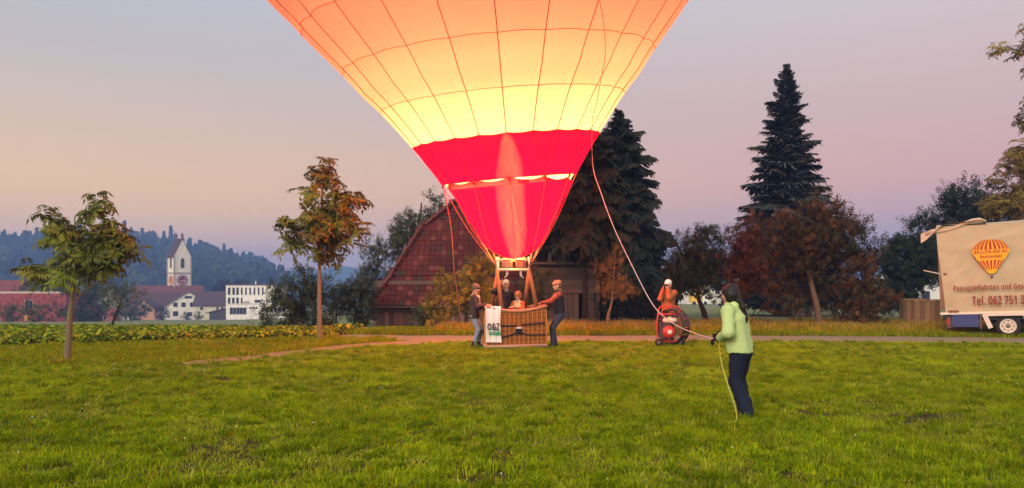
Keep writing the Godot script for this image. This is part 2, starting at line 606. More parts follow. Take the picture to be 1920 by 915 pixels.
func village() -> void:
	var glass := mat(Color(0.02, 0.022, 0.026), 0.2)
	var white := mat(Color(0.74, 0.69, 0.62), 0.9, "soft", 8.0)
	var cream := mat(Color(0.62, 0.55, 0.40), 0.9, "soft", 8.0)
	var red_wall := mat(Color(0.27, 0.055, 0.055), 0.9, "patch", 5.0)
	var brown_roof := mat(Color(0.10, 0.042, 0.036), 0.9, "fine", 2.5, 6.0)
	var red_roof := mat(Color(0.155, 0.046, 0.034), 0.9, "fine", 2.5, 6.0)
	var grey_roof := mat(Color(0.09, 0.085, 0.085), 0.85, "fine", 2.5)
	var dark_wood := mat(Color(0.07, 0.05, 0.045), 0.9, "fine", 1.5)
	var frame := mat(Color(0.5, 0.46, 0.42), 0.7)
	# the red cube of a house at far left
	var p := at(118, 613, 125.0)
	var g := Vector3(p.x - 11.0, p.y, p.z - 5.0)
	var red := house("red_house", "red flat-roofed house with a pale roof edge at far left", g, 0.05, Vector3(22, 5.5, 10), 0, true, 0.0, red_wall, mat(Color(0.45, 0.32, 0.27), 0.8), [["f", 5.0, 3.7, 1.2, 1.35], ["f", -1.6, 3.3, 3.6, 1.5], ["f", -6.5, 3.3, 3.6, 1.5], ["f", -1.4, 0.7, 3.6, 1.2]], mat(Color(0.42, 0.25, 0.22), 0.8), glass)
	var lit := StandardMaterial3D.new()
	lit.albedo_color = Color(0.6, 0.45, 0.25)
	lit.emission_enabled = true
	lit.emission = Color(1.0, 0.55, 0.16)
	lit.emission_energy_multiplier = 0.42
	window(red, Transform3D(Basis.IDENTITY, Vector3(0, 0, 5)), 4.95, 1.05, 1.3, 1.6, mat(Color(0.2, 0.1, 0.08), 0.8), lit, "lit_window")
	g = on_land(10, 165.0)
	house("red_roofed_house", "house with a low red roof behind the red flat-roofed house", Vector3(g.x - 3, g.y, g.z), 0.25, Vector3(12, 6.3, 9), 2.2, true, 0.6, mat(Color(0.33, 0.12, 0.10), 0.9), mat(Color(0.21, 0.045, 0.035), 0.9, "fine", 2.0), [["f", 2.0, 4.0, 1.2, 1.2]], frame, glass)
	g = on_land(180, 210.0)
	house("pale_house", "pale house with a dark grey roof behind the dark leaning tree", g, -0.4, Vector3(12, 5.6, 9), 3.6, true, 0.8, cream, grey_roof, [["f", -3.0, 3.6, 1.4, 1.3], ["f", 2.0, 3.6, 1.4, 1.3]], frame, glass)
	g = on_land(200, 150.0)
	house("red_shed", "small red shed low behind the dark leaning tree", g, 0.1, Vector3(3.6, 1.4, 3), 0.8, true, 0.2, mat(Color(0.40, 0.10, 0.08), 0.9), mat(Color(0.30, 0.075, 0.06), 0.9), [["f", 0.4, 0.7, 0.6, 0.5]], frame, glass)
	# the church
	church(white, red_roof, glass)
	g = on_land(298, 262.0)
	house("brown_roofed_house", "house under a wide dark brown roof left of the church tower", g, 0.35, Vector3(15, 2.6, 12), 6.4, true, 1.0, mat(Color(0.30, 0.22, 0.17), 0.9), brown_roof, [["f", -4.0, 1.3, 1.2, 1.2], ["f", 1.0, 1.3, 1.2, 1.2], ["f", 5.0, 1.4, 1.0, 1.9]], frame, glass)
	g = on_land(276, 240.0)
	house("gabled_house", "small orange gabled house left of the dark brown roof", g, 0.2, Vector3(6.4, 3.4, 8), 3.0, false, 0.4, mat(Color(0.52, 0.27, 0.17), 0.9), brown_roof, [["f", 0.0, 2.2, 1.1, 1.2], ["f", 0.0, 4.4, 0.9, 0.9]], frame, glass)
	g = on_land(358, 262.0)
	house("chalet", "white gabled chalet below the church tower with rows of dark windows", g, 0.25, Vector3(15.5, 4.6, 11), 5.2, false, 0.7, white, mat(Color(0.13, 0.075, 0.06), 0.9), [["f", -4.0, 5.4, 1.3, 1.4], ["f", -1.5, 5.4, 1.3, 1.5], ["f", 1.2, 5.4, 1.3, 1.5], ["f", 4.0, 5.4, 1.3, 1.4], ["f", -4.0, 2.4, 1.6, 1.6], ["f", 0.5, 2.2, 1.3, 1.3], ["f", 4.4, 2.4, 1.3, 1.4], ["f", 0.0, 7.9, 2.2, 0.8]], frame, glass)
	g = on_land(412, 255.0)
	house("long_house", "long cream house under a long purple-brown roof", g, 0.12, Vector3(13.5, 5.4, 9), 3.8, true, 0.7, cream, mat(Color(0.09, 0.045, 0.05), 0.9, "fine", 2.5), [["f", -4.6, 4.0, 0.9, 1.0], ["f", 0.4, 4.0, 0.7, 0.9], ["f", 1.9, 4.0, 0.7, 0.9], ["f", 4.2, 4.2, 1.4, 1.0]], frame, glass)
	g = on_land(408, 238.0)
	var shed := thing("brown_shed", "dark brown lean-to shed with a slanting roof before the long house", "shed", g, 0.0)
	var s := pen()
	prism(s, [Vector2(-2.6, -3), Vector2(4.2, -3), Vector2(4.2, 3.8), Vector2(-2.6, 2.2)], 5.0)
	put("wall", s, dark_wood, shed)
	s = pen()
	prism(s, [Vector2(-3.6, 2.05), Vector2(4.4, 3.95), Vector2(4.4, 4.2), Vector2(-3.6, 2.3)], 5.6, Transform3D(Basis.IDENTITY, Vector3(0, 0, 0.3)))
	put("roof", s, brown_roof, shed)
	# the modern white block
	g = on_land(483, 232.0)
	var openings := []
	for row in 2:
		for k in 9:
			if row == 1 or k < 4:
				openings.append(["f", -6.3 + k * 1.27 if k > 1 or row == 0 else -6.3 + k * 1.35, 5.6 + row * 3.0, 0.7 if k < 3 else 0.45, 2.1])
	openings.append(["f", 2.2, 5.6, 1.6, 0.8])
	var block := house("white_block", "modern white flat-roofed block with tall dark windows", g, -0.04, Vector3(14.6, 10.3, 12), 0, true, 0.2, mat(Color(0.76, 0.72, 0.66), 0.85, "soft", 8.0), mat(Color(0.16, 0.10, 0.085), 0.9), openings, frame, glass)
	var rail := pen()
	for k in 7:
		box(rail, Vector3(-1.9 + k * 0.3, 5.0, 6.35), Vector3(0.07, 1.0, 0.07))
	box(rail, Vector3(-1.0, 5.5, 6.35), Vector3(2.0, 0.09, 0.09))
	box(rail, Vector3(-1.0, 4.45, 6.2), Vector3(2.2, 0.12, 0.5))
	put("balcony", rail, dark_wood, block)
	var flue := pen()
	tube(flue, [Vector3(0.2, 10.4, 2), Vector3(0.2, 11.6, 2)], [0.18], 6)
	put("flue", flue, white, block)
	g = on_land(490, 226.0)
	openings = [["f", -8.0, 2.5, 0.9, 1.9], ["f", -7.0, 2.5, 0.9, 1.9], ["f", -6.0, 2.5, 0.9, 1.9], ["f", -5.0, 2.5, 0.9, 1.9], ["f", -4.0, 2.5, 0.9, 1.9]]
	for k in 6:
		openings.append(["f", 1.4 + k * 1.25, 2.9, 0.75, 1.3])
	for k in 3:
		openings.append(["f", -2.3 + k * 0.9, 3.4, 0.55, 0.5])
	house("low_white_wing", "low white wing with a dark glass front before the white block", g, -0.04, Vector3(18.6, 4.4, 5), 0, true, 0.1, mat(Color(0.76, 0.72, 0.66), 0.85, "soft", 8.0), mat(Color(0.45, 0.42, 0.38), 0.8), openings, frame, glass)
	# beyond the field on the right
	g = on_land(1310, 190.0)
	house("white_farmhouse", "white house across the field behind the photographer", g, 0.2, Vector3(10, 5.0, 8), 2.6, true, 0.5, white, grey_roof, [["f", -3.0, 3.2, 1.1, 1.3], ["f", 0.0, 3.2, 1.1, 1.3], ["f", 3.0, 3.2, 1.1, 1.3], ["f", -1.5, 1.1, 1.1, 1.3]], frame, glass)
	g = on_land(1440, 215.0)
	house("white_hall", "long white hall across the field right of the woman in lime", g, -0.05, Vector3(26, 6.6, 14), 1.0, true, 0.3, mat(Color(0.78, 0.75, 0.72), 0.8), mat(Color(0.6, 0.58, 0.57), 0.7), [["f", -9.0, 2.4, 2.6, 2.6], ["f", 8.0, 2.4, 2.6, 2.6]], frame, glass)
	g = on_land(1690, 120.0)
	house("pale_greenhouse", "pale low greenhouse seen between the dark trees left of the trailer", g, 0.1, Vector3(9, 3.4, 6), 1.2, true, 0.1, mat(Color(0.62, 0.62, 0.58), 0.5), mat(Color(0.66, 0.66, 0.62), 0.5), [["f", -2.0, 1.6, 1.4, 1.6], ["f", 2.0, 1.6, 1.4, 1.6]], frame, glass)
	g = on_land(1308, 150.0)
	var van := thing("yellow_van", "yellow delivery van parked across the field behind the green apple tree", "van", g, 0.1)
	s = pen()
	prism(s, [Vector2(-1.2, 0.4), Vector2(1.0, 0.4), Vector2(1.0, 2.3), Vector2(-1.2, 2.3)], 1.9)
	put("cargo_box", s, mat(Color(0.72, 0.46, 0.06), 0.5), van)
	s = pen()
	prism(s, [Vector2(1.0, 0.4), Vector2(2.3, 0.4), Vector2(2.3, 1.15), Vector2(1.7, 1.9), Vector2(1.0, 1.9)], 1.8)
	put("cab", s, mat(Color(0.7, 0.68, 0.64), 0.4), van)
	for k in [-0.7, 1.6]:
		s = pen()
		tube(s, [Vector3(k, 0.35, 0.05), Vector3(k, 0.35, -0.2)], [0.36], 12)
		put("wheel", s, mat(Color(0.02, 0.02, 0.02)), van)
	s = pen()
	box(s, Vector3(1.75, 1.45, -0.01), Vector3(0.5, 0.5, 0.04))
	put("window", s, glass, van)


func church(white: Material, cover: Material, glass: Material) -> void:
	var base := on_land(336, 288.0)
	var o := thing("church", "white church tower with saddle roof and two round clock faces", "church", base, -0.78)
	var b := 3.05
	var top := 24.2
	# the tower: its ridge runs away to the left, the gable looks to the right
	var w := pen()
	prism(w, [Vector2(-b, -3), Vector2(b, -3), Vector2(b, top), Vector2(0, top + 6.2), Vector2(-b, top)], 2 * b, Transform3D(Basis(Vector3.UP, PI / 2), Vector3(b, 0, 0)))
	put("tower", w, mat(Color(0.78, 0.70, 0.55), 0.9, "soft", 6.0), o)
	var r := pen()
	prism(r, [Vector2(b + 0.4, top - 0.75), Vector2(b + 0.4, top - 0.4), Vector2(0, top + 6.6), Vector2(-b - 0.4, top - 0.4), Vector2(-b - 0.4, top - 0.75), Vector2(0, top + 6.25)], 2 * b + 0.2, Transform3D(Basis(Vector3.UP, PI / 2), Vector3(b + 0.1, 0, 0)))
	put("roof", r, mat(Color(0.085, 0.042, 0.038), 0.9, "fine", 2.0, 6.0), o)
	for s in [-1, 1]:
		var f := pen()
		lathe(f, [Vector2(0.34, 0), Vector2(0.38, 1.2), Vector2(0.6, 1.25), Vector2(0.62, 1.7), Vector2(0.2, 2.3), Vector2(0, 2.7)], 6, Transform3D(Basis.IDENTITY, Vector3(s * (b - 0.3), top + 6.2, 0)))
		put("finial", f, mat(Color(0.16, 0.09, 0.08)), o)
	for y in [12.3, 17.7]:
		var c := pen()
		box(c, Vector3(0, y, 0), Vector3(2 * b + 0.5, 0.38, 2 * b + 0.5))
		put("cornice", c, mat(Color(0.30, 0.23, 0.19), 0.9), o)
	var quoin := pen()
	for s: Array in [[1, 1], [1, -1], [-1, 1]]:
		box(quoin, Vector3(s[0] * b, 10.7, s[1] * b), Vector3(0.5, 27.0, 0.5))
	put("corner_stones", quoin, mat(Color(0.40, 0.33, 0.27), 0.9), o)
	for side in 2:
		var face := Transform3D(Basis.IDENTITY, Vector3(0, 0, b)) if side == 0 else Transform3D(Basis(Vector3.UP, PI / 2), Vector3(b, 0, 0))
		var a := pen()
		var arch := [Vector2(-0.62, 0), Vector2(0.62, 0), Vector2(0.62, 2.8)]
		for k in range(1, 8):
			arch.append(Vector2(0.62 * cos(PI * k / 8.0), 2.8 + 0.95 * sin(PI * k / 8.0)))
		arch.append(Vector2(-0.62, 2.8))
		prism(a, arch, 0.3, face * Transform3D(Basis.IDENTITY, Vector3(0, 19.6, 0.14)))
		var win := put("belfry_window", a, mat(Color(0.03, 0.025, 0.025)), o)
		a = pen()
		for k in 5:
			box(a, face * Vector3(0, 20.0 + k * 0.6, 0.16), Vector3(1.15, 0.18, 0.08), face.basis)
		put("louvre", a, mat(Color(0.12, 0.08, 0.06)), win)
		# clock: a coloured disc, a ring of numerals and two hands
		var turn := face * Transform3D(Basis(Vector3.RIGHT, PI / 2), Vector3(0, 15.0, 0.0))
		a = pen(false)
		lathe(a, [Vector2(0, 0), Vector2(2.05, 0), Vector2(2.05, 0.16), Vector2(1.25, 0.16), Vector2(1.25, 0.13), Vector2(0, 0.13)], 28, turn)
		var clock := put("clock_face", a, mat(Color(0.62, 0.22, 0.04) if side == 0 else Color(0.24, 0.03, 0.035), 0.7), o)
		a = pen()
		for k in 12:
			var q := TAU * k / 12.0
			a = pen()
			box(a, face * Vector3(sin(q) * 1.62, 15.0 + cos(q) * 1.62, 0.2), Vector3(0.3, 0.55, 0.06), face.basis * Basis(Vector3.BACK, -q))
			put("numeral", a, mat(Color(0.62, 0.5, 0.22) if side == 0 else Color(0.58, 0.46, 0.40), 0.5), clock)
		for q: Array in [[1.9, 1.45], [4.1, 1.0]]:
			a = pen()
			box(a, face * Vector3(sin(q[0]) * q[1] * 0.5, 15.0 + cos(q[0]) * q[1] * 0.5, 0.27), Vector3(0.24, q[1], 0.05), face.basis * Basis(Vector3.BACK, -q[0]))
			put("clock_hand", a, mat(Color(0.5, 0.06, 0.03) if side == 0 else Color(0.6, 0.5, 0.44), 0.5), clock)
	# the nave before the tower
	var n := Transform3D(Basis(Vector3.UP, 0.78 + 0.18), Vector3(1.5, 0, 4.5))
	w = pen()
	prism(w, [Vector2(-7.5, -3), Vector2(7.5, -3), Vector2(7.5, 4.6), Vector2(0, 12.6), Vector2(-7.5, 4.6)], 24.0, n * Transform3D(Basis(Vector3.UP, PI / 2), Vector3(12.0, 0, 0)))
	put("nave", w, white, o)
	r = pen()
	prism(r, [Vector2(8.2, 3.9), Vector2(8.2, 4.25), Vector2(0, 13.0), Vector2(-8.2, 4.25), Vector2(-8.2, 3.9), Vector2(0, 12.64)], 24.8, n * Transform3D(Basis(Vector3.UP, PI / 2), Vector3(12.4, 0, 0)))
	put("nave_roof", r, cover, o)


# ---------------------------------------------------------------- the barn
func barn() -> void:
	var at0 := Vector3(0, 0, -36.0)
	var o := thing("barn", "old barn with a huge sagging red-brown tiled roof and weathered plank walls", "barn", at0)
	var ex := -6.9          # left end of the front eave
	var ey := 0.52
	var rx := 1.9           # right end of the front slope
	var prof := [Vector2(0, 0), Vector2(0.17, 0.185), Vector2(0.44, 0.575), Vector2(0.71, 0.785), Vector2(1.0, 1.0)]    # run and rise of the slope, kicked out at the eave
	var run := 5.2
	var rise := 6.6
	var hip := 5.2
	var deep := 2.0 * run
	var under := mat(Color(0.10, 0.072, 0.060), 0.95)
	var bed := pen()
	for i in prof.size() - 1:
		var a: Vector2 = prof[i]
		var b: Vector2 = prof[i + 1]
		var fa := Vector3(ex + a.x * hip, ey + a.y * rise, -a.x * run)
		var fb := Vector3(ex + b.x * hip, ey + b.y * rise, -b.x * run)
		var ga := Vector3(fa.x, fa.y, -deep + a.x * run)
		var gb := Vector3(fb.x, fb.y, -deep + b.x * run)
		quad(bed, fa, Vector3(rx, fa.y, fa.z), Vector3(rx, fb.y, fb.z), fb)      # front
		quad(bed, ga, fa, fb, gb)                                                # hip end
		quad(bed, Vector3(rx, ga.y, ga.z), ga, gb, Vector3(rx, gb.y, gb.z))      # back
	var roof := put("roof", bed, under, o)
	# clay tiles, laid in courses on the front slope and on the hip
	var tile := pen()
	var tw := 0.27
	var tl := 0.5
	prism(tile, [Vector2(-tw * 0.5, 0), Vector2(tw * 0.5, 0), Vector2(tw * 0.5, 0.02), Vector2(tw * 0.28, 0.05), Vector2(-tw * 0.28, 0.05), Vector2(-tw * 0.5, 0.02)], tl)
	tile.generate_normals()
	var tiles := tile.commit()
	var places := []
	var tones := []
	var length := 0.0
	for i in prof.size() - 1:
		length += Vector2((prof[i + 1].x - prof[i].x) * run, (prof[i + 1].y - prof[i].y) * rise).length()
	var s := 0.0
	var row := 0
	while s < length - 0.05:
		var left := s
		var i := 0
		var seg := 0.0
		while i < prof.size() - 1:
			seg = Vector2((prof[i + 1].x - prof[i].x) * run, (prof[i + 1].y - prof[i].y) * rise).length()
			if left <= seg:
				break
			left -= seg
			i += 1
		i = mini(i, prof.size() - 2)
		var p: Vector2 = (prof[i] as Vector2).lerp(prof[i + 1], left / seg)
		var dir := Vector2((prof[i + 1].x - prof[i].x) * run, (prof[i + 1].y - prof[i].y) * rise).normalized()
		var pitch := Basis(Vector3.RIGHT, atan2(dir.y, dir.x))
		var x := ex + p.x * hip + 0.04 + (tw * 0.5 if row % 2 else 0.0)
		var sag := 0.05 * sin(row * 0.4)
		while x < rx + 0.1:
			var b := pitch * Basis(Vector3.RIGHT, -0.10 + rng.randf_range(-0.02, 0.03)) * Basis(Vector3.UP, rng.randf_range(-0.03, 0.03))
			var y := ey + p.y * rise + 0.075 + 0.03 * wave.get_noise_2d(x * 0.6, row * 0.15) + rng.randf_range(0, 0.012)
			places.append(Transform3D(b, Vector3(x, y, -p.x * run)))
			var c := Color(0.088, 0.019, 0.015).lerp(Color(0.060, 0.016, 0.013), rng.randf()) * (1.0 + 0.3 * wave.get_noise_2d(x * 0.5, row * 0.11))
			if rng.randf() < 0.12:
				c = Color(0.125, 0.038, 0.03)
			if rng.randf() < 0.05:
				c = Color(0.045, 0.030, 0.020)
			tones.append(c)
			x += tw + 0.006
		var z := -p.x * run
		var hpitch := Basis(Vector3.UP, -PI / 2) * pitch
		while z > -deep + p.x * run:
			places.append(Transform3D(hpitch, Vector3(ex + p.x * hip - 0.02, ey + p.y * rise + 0.03, z)))
			tones.append(Color(0.13, 0.038, 0.03) * rng.randf_range(0.7, 1.2))
			z -= tw + 0.006
		s += 0.29
		row += 1
	many("tile_courses", tiles, tinted(0.9), places, tones, roof)
	# planked gable that closes the right end
	var tones0 := [mat(Color(0.125, 0.090, 0.076), 0.95, "fine", 0.5), mat(Color(0.155, 0.112, 0.094), 0.95, "fine", 0.5)]
	var zz := 0.0
	while zz < deep - 0.02:
		var w := 0.26
		var q := minf(zz + w * 0.5, deep - zz - w * 0.5) / run
		var hh := 0.0
		for k in prof.size() - 1:
			if q >= prof[k].x:
				hh = lerpf(prof[k].y, prof[k + 1].y, clampf((q - prof[k].x) / (prof[k + 1].x - prof[k].x), 0, 1))
		var gp := pen()
		box(gp, Vector3(rx - 0.12, (ey + hh * rise - 1.0) * 0.5 - 0.05, -zz - w * 0.5), Vector3(0.04, ey + hh * rise + 0.9, w - 0.015))
		put("gable_plank", gp, tones0[int(zz * 7.0) % 2], o)
		zz += w
	# hip and ridge caps
	for k in prof.size() - 1:
		var a: Vector2 = prof[k]
		var b: Vector2 = prof[k + 1]
		var n := int(ceil(Vector3((b.x - a.x) * hip, (b.y - a.y) * rise, (b.x - a.x) * run).length() / 0.32))
		for j in n:
			var p := a.lerp(b, (j + 0.0) / n)
			var q := a.lerp(b, (j + 1.1) / n)
			var cap := pen(false)
			tube(cap, [Vector3(ex + p.x * hip, ey + p.y * rise + 0.05, -p.x * run), Vector3(ex + q.x * hip, ey + q.y * rise + 0.07, -q.x * run)], [0.17, 0.14], 7)
			put("hip_tile", cap, mat(Color(0.115, 0.034, 0.028) if (j + k) % 3 else Color(0.085, 0.03, 0.025), 0.9), roof)
	# the low wall under the eave, plank by plank
	var grey := [mat(Color(0.16, 0.115, 0.095), 0.95, "fine", 0.5), mat(Color(0.21, 0.15, 0.125), 0.95, "fine", 0.5), mat(Color(0.12, 0.085, 0.07), 0.95, "fine", 0.5), mat(Color(0.25, 0.185, 0.155), 0.95, "fine", 0.5)]
	var core := pen()
	box(core, Vector3(-1.2, 0.1, -5.4), Vector3(10.9, 3.4, 9.4))
	var wall := put("wall", core, under, o)
	var x := -6.72
	while x < 0.9:
		var w := rng.randf_range(0.16, 0.27)
		var pl := pen()
		var hgt := rng.randf_range(1.9, 2.0)
		box(pl, Vector3(x + w * 0.5, 0.30 - hgt * 0.5, -0.62 + rng.randf_range(-0.015, 0.015)), Vector3(w - 0.018, hgt, 0.035), Basis(Vector3.BACK, rng.randf_range(-0.012, 0.012)))
		put("plank", pl, grey[rng.randi() % 4], wall)
		x += w
	var beam := pen()
	box(beam, Vector3(-2.6, 0.40, -0.5), Vector3(8.6, 0.16, 0.16))
	put("eave_beam", beam, under, o)
	# the gabled wing on the right with its open loft
	var wx := 2.35
	var half := 1.42
	var wz := 2.2
	var gy := -0.9
	var inner := pen()
	box(inner, Vector3(wx, 1.0, -1.3), Vector3(2 * half - 0.1, 4.6, 3.4))
	box(inner, Vector3(wx, 3.6, -1.9), Vector3(2 * half - 0.1, 1.8, 1.0))
	var wing := put("wing", inner, under, o)
	wing.position.y = -0.36
	var tone := [mat(Color(0.125, 0.090, 0.076), 0.95, "fine", 0.5), mat(Color(0.155, 0.112, 0.094), 0.95, "fine", 0.5), mat(Color(0.100, 0.072, 0.062), 0.95, "fine", 0.5)]
	x = wx - half
	while x < wx + half - 0.05:
		var w := rng.randf_range(0.18, 0.3)
		if absf(x - (wx + 0.62)) > 0.16:
			var pl := pen()
			var low := rng.randf_range(0.0, 0.12)
			box(pl, Vector3(x + w * 0.5, gy + 1.25 + low, wz + rng.randf_range(-0.02, 0.02)), Vector3(w - 0.015, 2.5, 0.04), Basis(Vector3.BACK, rng.randf_range(-0.02, 0.02)))
			put("plank", pl, tone[rng.randi() % 3], wing)
		x += w
	for k in 4:
		var pl := pen()
		box(pl, Vector3(wx, 1.82 + k * 0.26, wz + 0.03 + 0.01 * (k % 2)), Vector3(2 * half, 0.245, 0.04))
		put("parapet_board", pl, tone[k % 3], wing)
	var bm := pen()
	box(bm, Vector3(wx, 2.93, wz + 0.05), Vector3(2 * half + 0.2, 0.12, 0.16))
	box(bm, Vector3(wx, 1.66, wz + 0.05), Vector3(2 * half + 0.2, 0.14, 0.16))
	box(bm, Vector3(wx, 4.2, wz + 0.05), Vector3(2 * half + 0.2, 0.16, 0.16))
	put("cross_beam", bm, tone[1], wing)
	for k in 5:
		var ps := pen()
		box(ps, Vector3(wx - half + 0.08 + k * (2 * half - 0.16) / 4.0, 3.55, wz), Vector3(0.14, 1.3, 0.14))
		put("post", ps, tone[k % 2], wing)
	for s2 in [-1, 1]:
		var sd := pen()
		box(sd, Vector3(wx + s2 * half, 1.65, 0.3), Vector3(0.06, 5.2, 3.8))
		put("side_wall", sd, tone[2], wing)
	var fl := pen()
	box(fl, Vector3(wx, 4.34, 0.4), Vector3(2 * half, 0.06, 3.9))
	put("loft_ceiling", fl, under, wing)
	var gab := pen()
	prism(gab, [Vector2(-half - 0.5, 4.2), Vector2(half + 0.5, 4.2), Vector2(half + 0.5, 4.3), Vector2(0.0, 4.95), Vector2(-half - 0.5, 4.3)], 7.5, Transform3D(Basis.IDENTITY, Vector3(wx, 0, wz + 1.25)))
	put("wing_roof", gab, mat(Color(0.088, 0.020, 0.016), 0.9, "fine", 0.6, 2.0), o).position.y = -0.36


# ---------------------------------------------------------------- the balloon
const MOUTH_Y := 2.36
const MOUTH_Z := -20.15
const GORES := 24

func balloon_axis(s: float) -> Vector3:       # s metres up from the mouth
	var k := minf(s, 9.0)
	return Vector3(0.075 - 0.066 * k - 0.0035 * k * k - 0.13 * (s - k), MOUTH_Y + s, MOUTH_Z + 0.09 * s)


func balloon_radius(s: float) -> float:
	var stops := [[0.0, 0.60], [0.5, 0.86], [1.0, 1.13], [2.0, 1.71], [3.2, 2.53], [4.4, 3.52], [6.3, 5.03], [7.6, 6.05], [9.0, 7.0], [11.0, 8.0], [13.0, 8.1], [15.0, 7.3], [17.0, 5.4], [18.3, 3.2], [19.2, 0.6]]
	for i in stops.size() - 1:
		if s <= stops[i + 1][0]:
			var p0: float = stops[maxi(i - 1, 0)][1]
			var p3: float = stops[mini(i + 2, stops.size() - 1)][1]
			var t: float = (s - stops[i][0]) / (stops[i + 1][0] - stops[i][0])
			return cubic_interpolate(stops[i][1], stops[i + 1][1], p0, p3, t)
	return 0.5


func skin(s: float, a: float, bulge := 0.022, out := 0.0) -> Vector3:     # a point of the envelope; a = 0 faces the viewer
	var seam := absf(sin(a * GORES * 0.5))
	s -= 0.032 * seam * exp(-pow((s - 3.06) / 0.4, 2))        # the cloth scallops between the tapes where the skirt begins
	var r := balloon_radius(s) * (1.0 + bulge * (seam - 0.4)) + out
	var tilt := Basis(Vector3.BACK, 0.085) * Basis(Vector3.RIGHT, 0.11)
	return balloon_axis(s) + tilt * Vector3(sin(a) * r, 0, cos(a) * r)


func scoop_point(t: float, a: float, out := 0.0) -> Vector3:     # t from 0 at the lower lip to 1 at the top
	var dip := pow(sin(a * 0.5), 2.0)
	var low := 0.0 + 0.95 * dip
	var attach := absf(sin(a * 6.0))
	var high := 1.99 - 0.085 * pow(attach, 0.8)
	var s := lerpf(low, high, t)
	var r := balloon_radius(s) * (1.0 + 0.02 * attach * (1.0 - t * 0.4) - 0.008 + 0.03 * wave.get_noise_3d(sin(a) * 2.5, t * 1.2 + a * 0.4, cos(a) * 2.5)) + out
	var tilt := Basis(Vector3.BACK, 0.05) * Basis(Vector3.RIGHT, 0.05)
	return balloon_axis(s) + tilt * Vector3(sin(a) * r, 0, cos(a) * r)


func cloth(c: Color, seen_through: float, back := 1.0) -> StandardMaterial3D:
	var m := StandardMaterial3D.new()
	m.albedo_color = Color(c.linear_to_srgb(), 1.0 - seen_through)
	m.transparency = BaseMaterial3D.TRANSPARENCY_ALPHA
	m.roughness = 0.75
	m.metallic_specular = 0.1
	m.backlight_enabled = true
	m.backlight = (c * back).linear_to_srgb()
	m.uv1_triplanar = true
	m.uv1_scale = Vector3.ONE / 1.4
	m.heightmap_enabled = true
	m.heightmap_scale = 1.0
	m.heightmap_texture = speckle("folds", 0.012, 0, 1, 3, true)
	return m


func patch_of(fn: Callable, s0: float, s1: float, a0: float, a1: float, ns: int, na: int) -> SurfaceTool:
	var st := pen(false)
	for i in ns:
		for k in na:
			var sa := lerpf(s0, s1, float(i) / ns)
			var sb := lerpf(s0, s1, float(i + 1) / ns)
			var aa := lerpf(a0, a1, float(k) / na)
			var ab := lerpf(a0, a1, float(k + 1) / na)
			quad(st, fn.call(sa, aa), fn.call(sa, ab), fn.call(sb, ab), fn.call(sb, aa))
	return st


